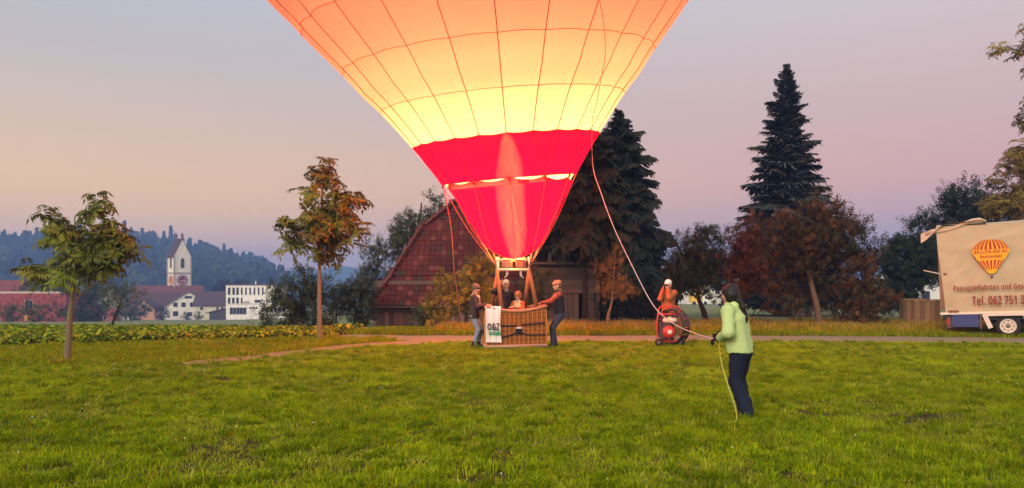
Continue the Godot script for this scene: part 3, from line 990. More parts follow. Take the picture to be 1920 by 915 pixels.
func balloon() -> void:
	var o := thing("hot_air_balloon", "glowing peach and yellow hot air balloon with a red skirt over a wicker basket", "hot air balloon", Vector3(0, 0, 0))
	var peach := [cloth(Color(0.62, 0.345, 0.295), 0.012, 1.45), cloth(Color(0.60, 0.333, 0.285), 0.012, 1.45), cloth(Color(0.63, 0.353, 0.302), 0.012, 1.45)]
	var red := [cloth(Color(0.80, 0.0015, 0.034), 0.004, 1.2), cloth(Color(0.78, 0.0015, 0.032), 0.0042, 1.2)]
	var cream := cloth(Color(0.85, 0.75, 0.5), 0.2)
	var strap := mat(Color(0.06, 0.035, 0.03), 0.8)
	var web := mat(Color(0.30, 0.055, 0.03), 0.8)
	# envelope: gores of panels; seams between them are load tapes
	var env := Node3D.new()
	hang(env, "envelope", o)
	var levels := [3.06, 3.98, 4.98, 6.02, 7.1, 8.3]
	var step := TAU / GORES
	for k in GORES:
		var a0 := step * k
		for r in levels.size() - 1:
			put("panel", patch_of(func(s, a): return skin(s, a), levels[r], levels[r + 1], a0, a0 + step, 5, 4), peach[(k + r * 2) % 3], env)
		put("upper_gore", patch_of(func(s, a): return skin(s, a), levels[-1], 19.2, a0, a0 + step, 16, 4), peach[k % 3], env)
		put("red_panel", patch_of(func(s, a): return skin(s, a), 2.04, 3.06, a0, a0 + step, 5, 4), red[k % 2], env)
		var line := []
		for i in 60:
			line.append(skin(lerpf(3.06, 19.0, i / 59.0), a0, 0.022, 0.010))
		var t := pen(false)
		tube(t, line, [0.010], 4, false)
		put("load_tape", t, strap, env)
	for r in levels.size():
		var ring := []
		for k in 145:
			ring.append(skin(levels[r], TAU * k / 144.0, 0.022, 0.004))
		var t := pen(false)
		tube(t, ring, [0.014 if r == 0 else 0.007], 4, false)
		put("seam_tape", t, mat(Color(0.16, 0.07, 0.045), 0.8) if r else mat(Color(0.25, 0.05, 0.03), 0.8), env)
	var crown := pen(false)
	lathe(crown, [Vector2(0.75, -0.02), Vector2(0, 0.12)], 24, Transform3D(Basis.IDENTITY, balloon_axis(19.2)))
	put("crown_ring", crown, peach[0], env)
	# scoop under it, hung from twelve points
	var scoop := Node3D.new()
	hang(scoop, "scoop", o)
	for k in 12:
		var a0 := TAU / 12.0 * k
		put("scoop_panel", patch_of(func(t, a): return scoop_point(t, a), 0.0, 1.0, a0, a0 + TAU / 12.0, 8, 8), red[(k + 1) % 2], scoop)
		var hem := []
		for i in 9:
			hem.append(scoop_point(0.0, a0 + TAU / 12.0 * i / 8.0))
		var t := pen(false)
		tube(t, hem, [0.012], 4, false)
		put("hem", t, web, scoop)
		var seam := []
		for i in 9:
			seam.append(scoop_point(i / 8.0, a0, 0.005))
		t = pen(false)
		tube(t, seam, [0.006], 4, false)
		put("seam", t, web, scoop)
	# pale band that shows in the gaps between scoop and skirt
	put("gap_band", patch_of(func(s, a): return skin(s, a, 0.0, -0.05), 1.90, 2.06, 0.0, TAU, 2, 72), cream, scoop)
	# flying wires: pairs from the tapes to twelve points, then down to the burner frame
	var frame := [Vector3(-0.40, 2.03, -19.75), Vector3(0.44, 2.03, -19.68), Vector3(0.46, 2.03, -20.5), Vector3(-0.38, 2.03, -20.55)]
	for k in 12:
		var a := TAU / 12.0 * k
		var knot := skin(2.02, a, 0.0, 0.03)
		for s in [0, 1]:
			var t := pen(false)
			tube(t, [skin(3.06, a - TAU / 24.0 * s, 0.014, 0.014), knot], [0.007], 4, false)
			put("flying_wire", t, strap, o)
		var best: Vector3 = frame[0]
		for f: Vector3 in frame:
			if f.distance_to(knot) < best.distance_to(knot):
				best = f
		var t2 := pen(false)
		var mid := (knot + best) * 0.5
		var away := Vector3(mid.x - balloon_axis(1.0).x, 0, mid.z - balloon_axis(1.0).z).normalized()
		tube(t2, curve([knot, mid + away * 0.07, best + Vector3(0, 0.06, 0)], 5), [0.010], 5, false)
		put("flying_wire", t2, mat(Color(0.34, 0.13, 0.07), 0.7), o)
		var clip := pen(false)
		lathe(clip, [Vector2(0, -0.07), Vector2(0.035, -0.04), Vector2(0.035, 0.03), Vector2(0, 0.06)], 6, Transform3D(Basis.IDENTITY, knot))
		put("carabiner", clip, mat(Color(0.10, 0.03, 0.025), 0.5), o)
	burner(o, frame)
	basket(o, frame)


func burner(o: Node3D, frame: Array) -> void:
	var steel := mat(Color(0.52, 0.42, 0.35), 0.4)
	var b := Node3D.new()
	hang(b, "burner", o)
	for y in [0.0, 0.26]:
		for i in 4:
			var st := pen(false)
			var p: Vector3 = frame[i] + Vector3(0, y, 0)
			var q: Vector3 = frame[(i + 1) % 4] + Vector3(0, y, 0)
			tube(st, [p, q], [0.019], 8)
			put("frame_tube", st, steel, b)
	for i in 4:
		var st := pen(false)
		tube(st, [frame[i] + Vector3(0, -0.06, 0), frame[i] + Vector3(0, 0.34, 0)], [0.026], 8)
		put("corner_post", st, steel, b)
	var mid := Vector3(0.04, 2.0, -20.12)
	for s in [-0.17, 0.19]:
		var can := pen(false)
		lathe(can, [Vector2(0.05, 0.0), Vector2(0.11, 0.04), Vector2(0.13, 0.14), Vector2(0.13, 0.24), Vector2(0.12, 0.24), Vector2(0.04, 0.05)], 16, Transform3D(Basis.IDENTITY, mid + Vector3(s, 0.06, 0)))
		put("burner_can", can, mat(Color(0.35, 0.32, 0.3), 0.4), b)
		var coil := []
		for k in 60:
			var a := k * 0.55
			coil.append(mid + Vector3(s + cos(a) * 0.142, 0.12 + k * 0.0042, sin(a) * 0.142))
		can = pen(false)
		tube(can, coil, [0.011], 5)
		put("coil", can, mat(Color(0.45, 0.33, 0.22), 0.35), b)
		can = pen(false)
		tube(can, [mid + Vector3(s, 0.08, 0), mid + Vector3(s, -0.1, 0.05), mid + Vector3(s * 1.4, -0.18, 0.1)], [0.03, 0.03, 0.014], 8)
		put("valve", can, mat(Color(0.5, 0.47, 0.42), 0.35), b)
	for z in [-0.18, 0.18]:
		var st := pen(false)
		tube(st, [mid + Vector3(-0.42, 0.06, z), mid + Vector3(0.42, 0.06, z)], [0.02], 8)
		put("cross_tube", st, steel, b)
	# the flame, and the lamp of the same light just above its tip
	var tongue := pen(false)
	var prof := [[0.0, 0.05], [0.25, 0.14], [0.7, 0.20], [1.3, 0.23], [1.9, 0.24], [2.5, 0.20], [3.0, 0.12], [3.3, 0.02]]
	var line := []
	var radii := []
	for p: Array in prof:
		var s: float = p[0]
		line.append(balloon_axis(s) + Vector3(0.03 * sin(s * 3.0) + 0.02, -0.02, 0.02 * cos(s * 2.3)))
		radii.append(p[1])
	var fire := StandardMaterial3D.new()
	fire.albedo_color = Color(0.0, 0.0, 0.0, 0.13)
	fire.transparency = BaseMaterial3D.TRANSPARENCY_ALPHA
	fire.roughness = 1.0
	fire.emission_enabled = true
	fire.emission = Color(1.0, 0.48, 0.13).linear_to_srgb()
	fire.emission_energy_multiplier = FLAME
	for shell in [0.25, 0.45, 0.65, 0.85, 1.05, 1.25, 1.45, 1.65]:
		tongue = pen(false)
		var r2 := []
		for p: float in radii:
			r2.append(p * shell)
		tube(tongue, curve(line, 4), spread_radii(r2, 4), 16)
		put("flame", tongue, fire, o)
	for q in [[3.75, GLOW], [4.9, GLOW * 0.25]]:
		var lamp := OmniLight3D.new()
		lamp.name = numbered("flame_light", o)
		lamp.light_color = Color(1.0, 0.31, 0.11).linear_to_srgb()
		lamp.light_energy = q[1]
		lamp.light_size = 0.35
		lamp.omni_range = 60.0
		lamp.omni_attenuation = 2.0
		lamp.shadow_enabled = true
		o.add_child(lamp, true)
		lamp.position = balloon_axis(q[0])


const FLAME := 95.0
const GLOW := 86.0

func spread_radii(r: Array, steps: int) -> Array:
	var out := []
	for i in r.size() - 1:
		for k in steps:
			out.append(lerpf(r[i], r[i + 1], float(k) / steps))
	out.append(r[-1])
	return out


func basket(o: Node3D, frame: Array) -> void:
	var turn := Basis(Vector3.UP, 0.13) * Basis(Vector3.BACK, 0.012)
	var x := Transform3D(turn, Vector3(0.05, 0.02, -20.1))
	var W := 1.54
	var D := 1.16
	var H := 1.06
	var b := Node3D.new()
	hang(b, "basket", o)
	var cane := [Color(0.29, 0.092, 0.017), Color(0.36, 0.122, 0.023), Color(0.20, 0.058, 0.011)]
	var corner := [Vector3(-W / 2, 0, D / 2), Vector3(W / 2, 0, D / 2), Vector3(W / 2, 0, -D / 2), Vector3(-W / 2, 0, -D / 2)]
	var wicker := tinted(0.75).duplicate()
	for side in 4:
		var p: Vector3 = corner[side]
		var q: Vector3 = corner[(side + 1) % 4]
		var f := (q - p).normalized()
		var n := Vector3(f.z, 0, -f.x) * -1.0
		n = Vector3(-f.z, 0, f.x)
		if n.dot(p + q) < 0:
			n = -n
		var len := p.distance_to(q)
		var st := pen()
		var rows := 42
		var cols := int(len / 0.058)
		for r in rows:
			for c in cols:
				var over := 1.0 if (r + c) % 2 else -1.0
				var col: Color = cane[(r * 7 + c * 3 + r / 5) % 3]
				st.set_color(col * rng.randf_range(0.8, 1.2))
				var y := 0.05 + r * (H - 0.1) / rows
				var dip := -0.09 * (1.0 - pow(2.0 * (c + 0.5) / cols - 1.0, 2)) * (y / H) if side % 2 == 0 else 0.0
				var hh := (H - 0.1) / rows * 0.93
				var m := p + f * ((c + 0.5) * len / cols) + n * (0.009 * over)
				box(st, x * (m + Vector3(0, y + dip * smoothstep(0.5, 1.0, y / H), 0)), Vector3(len / cols * 1.12, hh, 0.012), turn * Basis(f, Vector3.UP, f.cross(Vector3.UP)))
		put("wicker_wall", st, wicker, b, "stuff")
		st = pen(false)
		for c in cols + 1:
			if c % 2 == 0:
				st.set_color(Color(0.50, 0.24, 0.09))
				var m := p + f * (c * len / cols) + n * 0.016
				tube(st, [x * (m + Vector3(0, 0.03, 0)), x * (m + Vector3(0, H - 0.1, 0))], [0.009], 5, false)
		put("wicker_ribs", st, wicker, b, "stuff")
		# padded rim, hanging a little in the middle of the long sides
		var rim := []
		for k in 9:
			var t := k / 8.0
			rim.append(x * (p.lerp(q, t) + Vector3(0, H - (0.12 * sin(PI * t) if side % 2 == 0 else 0.02 * sin(PI * t)), 0)))
		st = pen(false)
		tube(st, rim, [0.048], 8)
		put("padded_rim", st, mat(Color(0.33, 0.16, 0.085), 0.7, "fine", 0.3), b)
		st = pen(false)
		tube(st, [x * (p + Vector3(0, 0.045, 0) + n * 0.01), x * (q + Vector3(0, 0.045, 0) + n * 0.01)], [0.05], 8)
		put("base_rail", st, mat(Color(0.42, 0.26, 0.15), 0.8, "fine", 0.3), b)
	var fl := pen()
	box(fl, x * Vector3(0, 0.06, 0), Vector3(W - 0.04, 0.05, D - 0.04), turn)
	put("floor", fl, mat(Color(0.2, 0.11, 0.06)), b)
	# rope handles on the front and the foot hole between them
	var rope := mat(Color(0.035, 0.022, 0.02), 0.8)
	var z := D / 2 + 0.035
	for pts: Array in [[[-0.45, 0.60], [-0.25, 0.575], [0.0, 0.59]], [[0.12, 0.595], [0.4, 0.615], [0.74, 0.63]], [[-0.45, 0.27], [-0.22, 0.32], [-0.01, 0.40]], [[0.11, 0.40], [0.3, 0.34], [0.74, 0.335]]]:
		var line := []
		for v: Array in pts:
			line.append(x * Vector3(v[0], v[1], z))
		var st := pen(false)
		tube(st, curve(line, 5), [0.023], 7)
		put("rope_handle", st, rope, b)
	var hole := pen()
	box(hole, x * Vector3(0.055, 0.425, z - 0.01), Vector3(0.15, 0.15, 0.04), turn)
	put("foot_hole", hole, mat(Color(0.012, 0.01, 0.012)), b)
	hole = pen()
	box(hole, x * Vector3(0.055, 0.52, z - 0.005), Vector3(0.15, 0.04, 0.05), turn)
	put("foot_hole_edge", hole, mat(Color(0.6, 0.5, 0.42)), b)
	# four padded uprights to the burner frame
	for i in 4:
		var st := pen(false)
		var c := corner[i] as Vector3
		var foot := x * Vector3([-0.36, 0.56, 0.36, -0.55][i], H - 0.12, c.z * 0.88)
		tube(st, [foot, foot.lerp(frame[i], 0.5), frame[i]], [0.06, 0.055, 0.045], 8)
		put("upright", st, mat(Color(0.30, 0.10, 0.035), 0.6, "fine", 0.25), o)


# ---------------------------------------------------------------- trees
func leaf(st: SurfaceTool, foot: Vector3, dir: Vector3, side: Vector3, long: float, wide: float, droop := 0.15) -> void:
	var mid := foot + dir * long * 0.45 + Vector3.UP * long * 0.05
	var tip := foot + dir * long - Vector3.UP * long * droop
	var fold := dir.cross(side).normalized() * wide * 0.18
	var l := mid - side * wide * 0.5 + fold
	var r := mid + side * wide * 0.5 + fold
	tri(st, foot, r, tip)
	tri(st, foot, tip, l)


func sprig(kind: String) -> Mesh:        # a twig of about 1 unit with its leaves
	var key := "sprig " + kind
	if tex.has(key):
		return tex[key]
	var st := pen()
	if kind == "walnut":                 # compound leaves that arch over and hang
		for k in 4:
			var a := TAU * k / 4.0 + rng.randf_range(-0.5, 0.5)
			var out := Vector3(cos(a), rng.randf_range(0.25, 0.9), sin(a)).normalized()
			var p := Vector3(0, 0.05 * k, 0)
			for j in 5:
				p += out * 0.15
				out = (out + Vector3(0, -0.20, 0)).normalized()
				var side := out.cross(Vector3.UP).normalized()
				for s in ([-1, 1] if j < 4 else [0]):
					var d: Vector3 = (side * s * 0.9 + out * (0.45 if s else 1.0) + Vector3(0, -0.28, 0)).normalized()
					leaf(st, p, d, d.cross(Vector3.UP).normalized(), rng.randf_range(0.30, 0.40), 0.16, 0.22)
	elif kind == "broad":
		for j in 15:
			var a := j * 2.4
			var p := Vector3(0, j * 0.06, 0)
			var d := Vector3(cos(a), rng.randf_range(-0.3, 0.6), sin(a)).normalized()
			leaf(st, p + d * 0.08, d, d.cross(Vector3(0.2, 1, 0.1)).normalized(), rng.randf_range(0.26, 0.42), rng.randf_range(0.17, 0.26), 0.2)
	elif kind == "fine":
		for j in 22:
			var a := j * 2.4
			var p := Vector3(0.05 * sin(j), j * 0.05, 0.05 * cos(j))
			var d := Vector3(cos(a), rng.randf_range(-0.7, 0.4), sin(a)).normalized()
			leaf(st, p + d * 0.12, d, d.cross(Vector3(0.2, 1, 0.1)).normalized(), rng.randf_range(0.16, 0.28), rng.randf_range(0.07, 0.12), 0.3)
	elif kind == "spruce" or kind == "blue":        # a flat bough of 1 unit along x with needled, hanging side twigs
		var hang_down := 1.0 if kind == "spruce" else 0.5
		for j in 15:
			var t := 0.12 + j * 0.06
			for s in [-1, 1]:
				var l := ((1.05 - t) * 0.42 + 0.14) * rng.randf_range(0.7, 1.2)
				var d := Vector3(0.62, -hang_down * rng.randf_range(0.4, 1.0), s * 0.8).normalized()
				var p := Vector3(t, 0.10 * sin(t * 3.0), 0)
				for q in 3:
					var n := Vector3(rng.randf_range(-0.5, 0.5), 1, rng.randf_range(-0.5, 0.5)).normalized()
					var e := d.cross(n).normalized() * 0.046
					var a := p + d * l * q / 3.0
					var b := p + d * l * (q + 1.25) / 3.0 + Vector3(0, -0.02 * q * hang_down, 0)
					quad(st, a - e, a + e, b + e * 0.6, b - e * 0.6)
			if j % 2 == 0:
				var p := Vector3(t, 0.10 * sin(t * 3.0), 0)
				var d := Vector3(0.4, -hang_down, rng.randf_range(-0.3, 0.3)).normalized()
				quad(st, p + Vector3(0, 0, -0.03), p + Vector3(0, 0, 0.03), p + d * 0.26 + Vector3(0, 0, 0.015), p + d * 0.26 + Vector3(0, 0, -0.015))
		tube(st, [Vector3(0, 0, 0), Vector3(0.5, 0.1, 0), Vector3(1.02, 0.02, 0)], [0.022, 0.015, 0.004], 4, false)
	st.generate_normals()
	tex[key] = st.commit()
	return tex[key]


func bark(c: Color) -> StandardMaterial3D:
	return mat(c, 0.95, "fine", 0.35, 1.5)


# lobes: [middle, radii] of the crown from the foot; clusters of m sprigs with spread rc and sprig size s
func tree(called: String, label: String, foot: Vector3, trunk: Array, thick: float, lobes: Array, clusters: int, m: int, rc: float, s: float, kind: String, tints: Array, wood: Color, group := "", category := "tree", back := 0.45, limbs := true) -> Node3D:
	var o := thing(called, label, category, foot, 0.0, group)
	var path := curve(trunk, 5)
	var st := pen(false)
	var radii := []
	for i in path.size():
		radii.append(lerpf(thick, thick * 0.22, pow(float(i) / (path.size() - 1), 0.9)) * (1.25 if i == 0 else 1.0))
	tube(st, path, radii, 8)
	var sizes := []
	var total := 0.0
	for l: Array in lobes:
		total += l[1].x * l[1].y * l[1].z
		sizes.append(total)
	var places := []
	var tones := []
	for n in clusters:
		var pick := rng.randf() * total
		var li := 0
		while li < lobes.size() - 1 and sizes[li] < pick:
			li += 1
		var v := gauss().normalized() * pow(rng.randf(), 0.36)
		var c: Vector3 = lobes[li][0] + v * lobes[li][1]
		if c.y < 0.1:
			c.y = rng.randf_range(0.1, 0.4)
		# limb from the trunk
		if limbs and c.y > path[-1].y * 0.55 and (clusters < 90 or n % 3 == 0 and clusters < 300 or n % 9 == 0):
			var best := path.size() - 1
			for i in path.size():
				var want := c.y - Vector2(c.x - path[i].x, c.z - path[i].z).length() * 0.75
				if path[i].y >= want and path[i].y > path[-1].y * 0.45:
					best = i
					break
			var p0: Vector3 = path[best]
			var bend := (p0 + c) * 0.5 + Vector3(0, (c - p0).length() * 0.07, 0) + gauss() * (c - p0).length() * 0.04
			var r0: float = radii[best] * 0.42
			tube(st, curve([p0, bend, c + (c - bend) * 0.15], 3), [r0, r0 * 0.8, r0 * 0.6, r0 * 0.45, r0 * 0.35, r0 * 0.25, 0.004], 5, false)
		var tone: Color = tints[rng.randi() % tints.size()]
		for k in m:
			var p := c + gauss() * rc * Vector3(0.55, 0.45, 0.55)
			if p.y < 0.05:
				p.y = 0.05
			var up := (Vector3(0, 0.9, 0) + (p - c).normalized() * 0.8 + gauss() * 0.35).normalized()
			var b := Basis(Quaternion(Vector3.UP, up)) * spin()
			var sc := s * rng.randf_range(0.7, 1.3)
			places.append(Transform3D(b * Basis.from_scale(Vector3(sc, sc, sc)), p))
			tones.append(tone.lerp(tints[rng.randi() % tints.size()], 0.5) * rng.randf_range(0.8, 1.25))
	put("trunk", st, bark(wood), o)
	many("crown", sprig(kind), tinted(0.65, back), places, tones, o)
	return o


func spruce(called: String, label: String, foot: Vector3, high: float, reach: float, bare: float, kind: String, tints: Array, layers: int) -> void:
	var o := thing(called, label, "tree", foot)
	var st := pen(false)
	tube(st, [Vector3(0, -0.5, 0), Vector3(0.03, high * 0.5, 0.02), Vector3(0, high, 0)], [high * 0.017, high * 0.009, 0.012], 8)
	put("trunk", st, bark(Color(0.06, 0.042, 0.034)), o)
	var places := []
	var tones := []
	for i in layers:
		var t := float(i) / layers
		var y := lerpf(bare, high - 0.12, pow(t, 0.92))
		var l := reach * pow(1.0 - t, 0.72) + 0.16
		var n := int(lerpf(11.0, 5.0, t))
		var off := rng.randf() * TAU
		for k in n:
			var a := off + TAU * k / n + rng.randf_range(-0.25, 0.25)
			var ll := l * rng.randf_range(0.5, 1.15) * (1.0 + 0.3 * wave.get_noise_2d(a * 2.0, y * 0.8 + foot.x))
			var dip := lerpf(-0.34, 0.65, pow(t, 1.4)) + rng.randf_range(-0.16, 0.14) if kind == "spruce" else lerpf(-0.12, 0.75, pow(t, 2.0)) + rng.randf_range(-0.1, 0.1)
			var b := Basis(Vector3.UP, a) * Basis(Vector3.BACK, dip) * Basis(Vector3.RIGHT, rng.randf_range(-0.3, 0.3)) * Basis.from_scale(Vector3(ll, maxf(ll, 0.7), maxf(ll * 0.95, 0.5)))
			places.append(Transform3D(b, Vector3(0, y + rng.randf_range(-0.1, 0.1), 0)))
			tones.append((tints[rng.randi() % tints.size()] as Color) * rng.randf_range(0.75, 1.3))
	many("crown", sprig(kind), tinted(0.8, 0.15), places, tones, o)


func trees() -> void:
	# the two staked young walnuts by the track
	var green := [Color(0.145, 0.175, 0.014), Color(0.21, 0.22, 0.016), Color(0.09, 0.105, 0.016), Color(0.12, 0.09, 0.020)]
	tree("young_walnut_tree", "young walnut tree at far left with a leaning bare stem and ragged spreading crown", on_land(125, 16.1), [Vector3(0, -0.2, 0), Vector3(0.06, 0.9, 0), Vector3(0.16, 1.75, 0), Vector3(0.26, 2.7, 0.05)], 0.085,
		[[Vector3(0.25, 2.35, 0), Vector3(0.62, 0.55, 0.6)], [Vector3(-0.3, 1.98, 0.1), Vector3(0.62, 0.24, 0.4)], [Vector3(1.0, 2.32, 0), Vector3(0.55, 0.3, 0.4)], [Vector3(0.75, 3.05, 0), Vector3(0.36, 0.62, 0.36)], [Vector3(-0.2, 2.95, 0), Vector3(0.3, 0.5, 0.3)], [Vector3(0.65, 2.5, 0), Vector3(0.55, 0.5, 0.5)], [Vector3(1.42, 2.75, 0), Vector3(0.2, 0.24, 0.2)]],
		46, 3, 0.18, 0.35, "walnut", green, Color(0.22, 0.17, 0.10), "young walnut trees by the track")
	tree("young_walnut_tree", "taller young walnut tree beside the track left of the barn, with a straight bare stem", on_land(600, 22.0), [Vector3(0, -0.2, 0), Vector3(-0.02, 1.4, 0), Vector3(0.0, 2.8, 0), Vector3(0.1, 5.0, 0)], 0.085,
		[[Vector3(-0.15, 3.15, 0), Vector3(1.05, 0.65, 0.9)], [Vector3(0.1, 4.0, 0), Vector3(0.6, 0.85, 0.6)], [Vector3(0.18, 4.95, 0), Vector3(0.3, 0.5, 0.3)], [Vector3(0.8, 3.85, 0), Vector3(0.5, 0.5, 0.45)], [Vector3(-1.1, 2.95, 0), Vector3(0.55, 0.42, 0.5)], [Vector3(0.45, 2.4, 0.1), Vector3(0.5, 0.3, 0.4)], [Vector3(0.5, 3.2, 0), Vector3(0.8, 0.5, 0.6)]],
		80, 3, 0.20, 0.36, "walnut", green + [Color(0.14, 0.10, 0.024)], Color(0.24, 0.175, 0.10), "young walnut trees by the track")
	# behind the lane, from left to right
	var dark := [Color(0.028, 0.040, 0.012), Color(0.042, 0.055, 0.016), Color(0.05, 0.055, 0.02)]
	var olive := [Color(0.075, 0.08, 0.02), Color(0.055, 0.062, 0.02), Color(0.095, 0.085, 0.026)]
	tree("apple_tree", "dark small leaning tree with thin foliage beyond the crop field at left", on_land(206, 46.0), [Vector3(0, -0.3, 0), Vector3(0.35, 0.8, 0), Vector3(0.75, 1.7, 0)], 0.11,
		[[Vector3(0.7, 2.0, 0), Vector3(1.25, 0.75, 1.0)], [Vector3(0.0, 2.2, 0), Vector3(0.55, 0.7, 0.5)], [Vector3(1.5, 1.9, 0), Vector3(0.6, 0.7, 0.6)]], 46, 9, 0.3, 0.22, "fine", olive, Color(0.035, 0.028, 0.022))
	tree("shrub", "broad dark bush standing behind the taller young walnut tree", on_land(560, 31.0), [Vector3(0, -0.6, 0), Vector3(0.1, 1.0, 0), Vector3(0, 2.0, 0)], 0.1,
		[[Vector3(0, 1.35, 0), Vector3(1.15, 1.35, 1.0)], [Vector3(-0.6, 0.7, 0), Vector3(0.9, 0.7, 0.8)], [Vector3(0.5, 0.4, 0.2), Vector3(1.1, 0.6, 0.8)]], 70, 16, 0.32, 0.26, "broad", dark, Color(0.04, 0.03, 0.025), "", "shrub", 0.3)
	tree("small_tree", "dark small tree with a visible stem between the broad bush and the barn", on_land(629, 33.0), [Vector3(0, -0.6, 0), Vector3(0.02, 0.6, 0), Vector3(0.1, 1.6, 0)], 0.08,
		[[Vector3(0.1, 1.8, 0), Vector3(1.15, 0.85, 0.9)], [Vector3(1.1, 1.3, 0), Vector3(0.8, 1.0, 0.7)]], 60, 11, 0.32, 0.25, "broad", dark, Color(0.03, 0.025, 0.02), "", "tree", 0.3)
	tree("elder_bush", "dark bush crowding against the left corner of the barn", on_land(676, 34.5), [Vector3(0, -0.5, 0), Vector3(0, 1.2, 0)], 0.07,
		[[Vector3(0, 0.9, 0), Vector3(0.8, 1.1, 0.7)], [Vector3(0.1, 2.0, -0.4), Vector3(0.6, 0.8, 0.6)]], 40, 13, 0.3, 0.24, "broad", dark + [Color(0.06, 0.065, 0.02)], Color(0.04, 0.03, 0.025), "", "shrub", 0.3)
	tree("birch_tree", "tall thin-leaved tree rising behind the left slope of the barn roof", on_land(775, 46.0), [Vector3(0, -0.5, 0), Vector3(0.1, 3.0, 0), Vector3(0.5, 7.2, 0)], 0.2,
		[[Vector3(0.3, 4.6, 0), Vector3(1.7, 2.2, 1.4)], [Vector3(1.3, 6.6, 0), Vector3(0.9, 1.3, 0.8)], [Vector3(-0.6, 5.4, 0), Vector3(0.8, 1.7, 0.8)], [Vector3(1.9, 5.6, 0), Vector3(1.0, 1.8, 1.0)]], 120, 20, 0.42, 0.28, "broad", [Color(0.060, 0.066, 0.018), Color(0.085, 0.082, 0.022), Color(0.045, 0.050, 0.015)], Color(0.08, 0.07, 0.06))
	tree("birch_tree", "lower wispy tree with bare twigs left of the tall thin-leaved tree", on_land(706, 44.0), [Vector3(0, -0.5, 0), Vector3(-0.1, 2.0, 0), Vector3(0.2, 4.6, 0)], 0.13,
		[[Vector3(0, 3.2, 0), Vector3(1.2, 1.6, 1.0)], [Vector3(-0.5, 4.3, 0), Vector3(0.4, 0.9, 0.4)], [Vector3(0.6, 4.5, 0), Vector3(0.5, 0.8, 0.4)]], 60, 13, 0.34, 0.24, "broad", [Color(0.055, 0.060, 0.018), Color(0.075, 0.072, 0.02)], Color(0.05, 0.04, 0.034))
	tree("hazel_bush", "yellow-green hazel bush in front of the barn roof beside the red balloon", on_land(872, 28.4), [Vector3(0, -0.2, 0), Vector3(0.1, 1.2, 0), Vector3(0.3, 2.4, 0)], 0.08,
		[[Vector3(0.2, 1.35, 0), Vector3(1.25, 0.9, 0.8)], [Vector3(0.65, 2.3, 0), Vector3(0.75, 0.75, 0.6)], [Vector3(-0.75, 1.9, 0), Vector3(0.45, 0.6, 0.4)], [Vector3(-0.4, 0.7, 0.2), Vector3(1.1, 0.6, 0.6)]], 84, 12, 0.26, 0.22, "broad", [Color(0.25, 0.215, 0.016), Color(0.33, 0.26, 0.02), Color(0.17, 0.16, 0.014)], Color(0.06, 0.045, 0.03), "", "shrub", 0.5)
	tree("dark_bush", "low dark bush under the barn eave left of the hazel bush", on_land(800, 31.5), [Vector3(0, -0.3, 0), Vector3(0, 0.6, 0)], 0.05,
		[[Vector3(0, 0.4, 0), Vector3(0.7, 0.6, 0.5)]], 22, 13, 0.24, 0.2, "broad", dark, Color(0.04, 0.03, 0.025), "", "shrub", 0.25)
	tree("hazel_bush", "dim olive bush behind the basket uprights, left of the barn's open loft", on_land(1012, 29.5), [Vector3(0, -0.2, 0), Vector3(0, 1.2, 0)], 0.06,
		[[Vector3(0, 1.2, 0), Vector3(0.75, 1.3, 0.6)]], 42, 12, 0.26, 0.22, "broad", olive, Color(0.05, 0.04, 0.03), "", "shrub", 0.35)
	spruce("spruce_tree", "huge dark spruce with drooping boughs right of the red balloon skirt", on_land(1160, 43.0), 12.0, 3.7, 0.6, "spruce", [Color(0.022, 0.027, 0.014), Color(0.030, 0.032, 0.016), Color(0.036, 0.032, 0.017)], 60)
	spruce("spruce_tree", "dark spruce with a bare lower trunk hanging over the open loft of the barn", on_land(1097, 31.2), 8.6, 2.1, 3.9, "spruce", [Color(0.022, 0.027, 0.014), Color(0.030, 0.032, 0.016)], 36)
	tree("pear_tree", "small sparse orange-lit pear tree with a pale stem in front of the dark spruce", on_land(1139, 27.2), [Vector3(0, -0.1, 0), Vector3(0.03, 0.55, 0), Vector3(0.16, 1.1, 0), Vector3(0.25, 2.4, 0)], 0.085,
		[[Vector3(0.1, 1.85, 0), Vector3(0.62, 0.75, 0.5)], [Vector3(0.75, 1.5, 0), Vector3(0.5, 0.45, 0.4)], [Vector3(0.3, 2.6, 0), Vector3(0.3, 0.45, 0.3)], [Vector3(-0.35, 2.2, 0), Vector3(0.25, 0.45, 0.25)]], 62, 6, 0.2, 0.17, "fine", [Color(0.25, 0.165, 0.035), Color(0.20, 0.14, 0.03), Color(0.32, 0.19, 0.045)], Color(0.24, 0.17, 0.09))
	tree("dark_bush", "low black-green bush behind the pear tree", on_land(1190, 33.0), [Vector3(0, -0.4, 0), Vector3(0, 1.0, 0)], 0.06,
		[[Vector3(0, 0.7, 0), Vector3(1.5, 1.0, 0.8)]], 50, 14, 0.3, 0.26, "broad", [Color(0.018, 0.022, 0.010), Color(0.028, 0.03, 0.013)], Color(0.03, 0.025, 0.02), "", "shrub", 0.2)
	tree("apple_tree", "green apple tree with a slanting dark trunk right of the photographer", on_land(1328, 30.5), [Vector3(0, -0.2, 0), Vector3(-0.18, 0.6, 0), Vector3(-0.42, 1.25, 0), Vector3(-0.6, 2.3, 0)], 0.16,
		[[Vector3(-0.55, 2.3, 0), Vector3(1.15, 1.0, 0.9)], [Vector3(-0.45, 3.3, 0), Vector3(0.8, 0.75, 0.7)], [Vector3(-1.2, 1.6, 0), Vector3(0.55, 0.7, 0.5)], [Vector3(0.2, 1.7, 0), Vector3(0.6, 0.5, 0.5)]], 140, 18, 0.32, 0.22, "broad", [Color(0.05, 0.06, 0.016), Color(0.075, 0.075, 0.02), Color(0.035, 0.045, 0.014)], Color(0.035, 0.024, 0.02))
